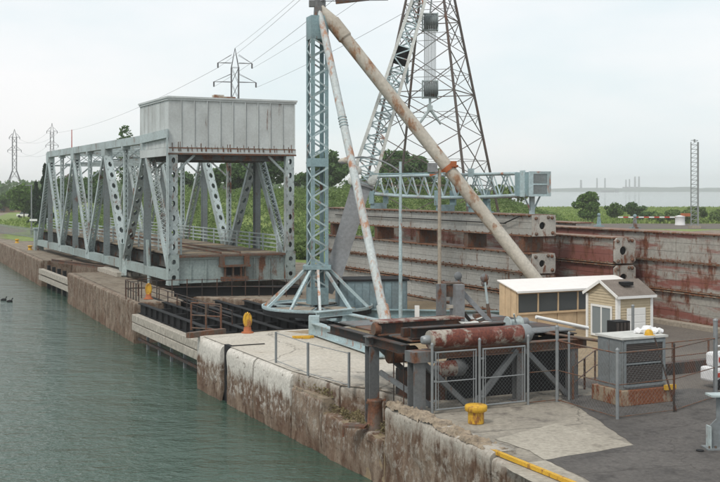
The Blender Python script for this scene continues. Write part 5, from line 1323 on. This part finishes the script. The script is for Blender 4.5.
# blue hut
HU=onpx(407,60); hu=thing('blue_hut','small flat-roofed blue-grey sheet metal hut in front of the left stop logs','hut',HU,R(8))
MB().box2((-3.7,0,0),(0,2.0,2.0)).build('wall','hut',hu); MB().box2((-3.8,-.1,2.0),(.12,2.1,2.10)).build('roof','black',hu)
sp2=None
for k in range(9):
    if sp2 is None: sp2=MB().box2((0,-.025,0),(.36,-.003,1.96)).build('wall_sheet','hut',hu); sp2.location=(-3.66,0,0)
    else: inst(sp2,hu,(-3.66+k*.405,0,0))
for k in range(4): MB().box2((.003,.05+k*.48,0),(.025,.48+k*.48,1.96)).build('wall_sheet','hut',hu)
MB().box2((-1.0,-.045,.3),(-.3,-.026,.4)).build('ledge','white',hu)
# dark compressor unit beside shed
ac=thing('compressor_unit','black slatted box unit standing before the corner of the beige shed','compressor',onpx(618.5,45),TH)
MB().box2((-.36,-.3,0),(.36,.3,1.62)).build('casing','black',ac,bevel=.02)
for k in range(4): MB().box2((-.34+k*.18,-.33,.9),(-.22+k*.18,-.301,1.56)).build('slat','louvre',ac)
# poles
st=thing('street_lamp','curved-arm street lamp on a slim pale blue pole in front of the hut','street lamp',onpx(400.5,58))
MB().tube((0,0,0),(0,0,8.45),.11,.075,10).build('pole','bluelt',st)
pts=[A(399.5,171,58),A(392,166,58),A(383,161.5,58),A(372,158,58),A(362,156.8,58),A(353,158,58)]; m=MB().path([p-st.location for p in pts],.045,8); m.build('arm','galv',st)
hd=A(346,160.3,58)-st.location
MB().lathe([(.03,-.42),(.12,-.3),(.17,-.05),(.16,.2),(.06,.38),(.03,.42)],hd,12,(1,0,.12)).build('lamp_head','tan',st)
MB().lathe([(.03,-.3),(.13,-.15),(.14,.05),(.05,.2)],hd+Vector((-.1,0,-.06)),12,(1,0,.12)).build('lens','boomgrey',st)
pp=thing('service_pole','slim tan service pole with a small control box at its top','pole',onpx(439.5,55))
MB().tube((0,0,0),(0,0,8.0),.10,.085,10).build('pole','kerb',pp); MB().box2((-.6,-.2,7.85),(-.12,.15,8.3)).build('control_box','boomgrey',pp); MB().beam((-3.4,0,7.75),(.3,0,7.8),.07,.07).build('cross_rod','blue',pp)
# small white utility box by the hut
single(MB().box2((-.12,-.1,0),(.12,.1,.9)).box2((-.3,-.15,0),(.3,.15,.12)),'utility_box','white','small white utility post at the right corner of the blue hut','utility box',onpx(417,57.5))
# ================================================================== RIGHT EDGE
sn=thing('covered_machine','white plastic-covered machine standing at the right edge of the yard','machine',onpx(712,38.5),TH)
MB().box2((-.1,-.3,.25),(1.2,.5,.75)).build('lower_body','plastic',sn,bevel=.08); MB().box2((.1,-.2,.75),(1.2,.45,1.25)).build('upper_body','plastic',sn,bevel=.1)
MB().box2((.12,-.23,.95),(1.0,-.202,1.12)).build('red_stripe','red',sn); MB().box2((-.12,-.33,.45),(.3,-.302,.6)).build('red_stripe','red',sn)
m=MB(); m.path([Vector((-.05,-.2,.7)),Vector((-.05,-.2,1.5)),Vector((.6,-.2,1.55)),Vector((.6,-.2,1.2))],.035,8); m.build('handle','white',sn)
for x in(.1,.9): MB().tube((x,-.32,.2),(x,-.22,.2),.2,n=14).build('wheel','black',sn)
bk=thing('steel_bracket','grey welded steel bracket with a flared foot at the lower right edge','bracket',G(716,449,.02),R(5))
MB().box2((-.3,-.2,0),(.6,.3,.04)).build('foot_plate','cabinet',bk)
m=MB(); pr=[(-.17,.04),(-.17,.62),(.02,.80),(.02,1.42),(.5,1.42),(.5,.04)]
n=len(pr); vs=[(x,y,z) for y in(0,.05) for x,z in pr]; m.add(vs,[tuple(range(n)),tuple(range(n,2*n))[::-1]]+[(i,n+i,n+(i+1)%n,(i+1)%n) for i in range(n)]); m.build('web_plate','cabinet',bk)
MB().box2((-.2,-.2,1.42),(.6,.25,1.47)).build('top_plate','bridge',bk); MB().box2((-.21,-.12,.04),(-.17,.17,.62)).build('side_rib','bridge',bk)
for x in (-.22,-.05): MB().tube((x,-.1,.04),(x,-.1,.1),.03,n=6).build('anchor_bolt','rust',bk)
single(MB().lathe([(.1,0),(.11,.02),(.09,.03)],n=10),'oil_can_lid','black','small dark lid lying on the asphalt near the bracket','lid',G(700,451,.03))
# ================================================================== HAZE
hz=MB().box2((-2500,-60,-3.6),(3400,5200,62)).build('haze',None if False else 'water')
hm=bpy.data.materials.new('haze_air'); hm.use_nodes=True; hn=hm.node_tree; hn.nodes.clear()
ho=hn.nodes.new('ShaderNodeOutputMaterial'); hv=hn.nodes.new('ShaderNodeVolumePrincipled'); hv.inputs['Density'].default_value=.00026; hv.inputs['Color'].default_value=(.97,.99,1,1); hv.inputs['Anisotropy'].default_value=.0
hn.links.new(hv.outputs[0],ho.inputs['Volume']); hz.data.materials.clear(); hz.data.materials.append(hm); hz['kind']='stuff'
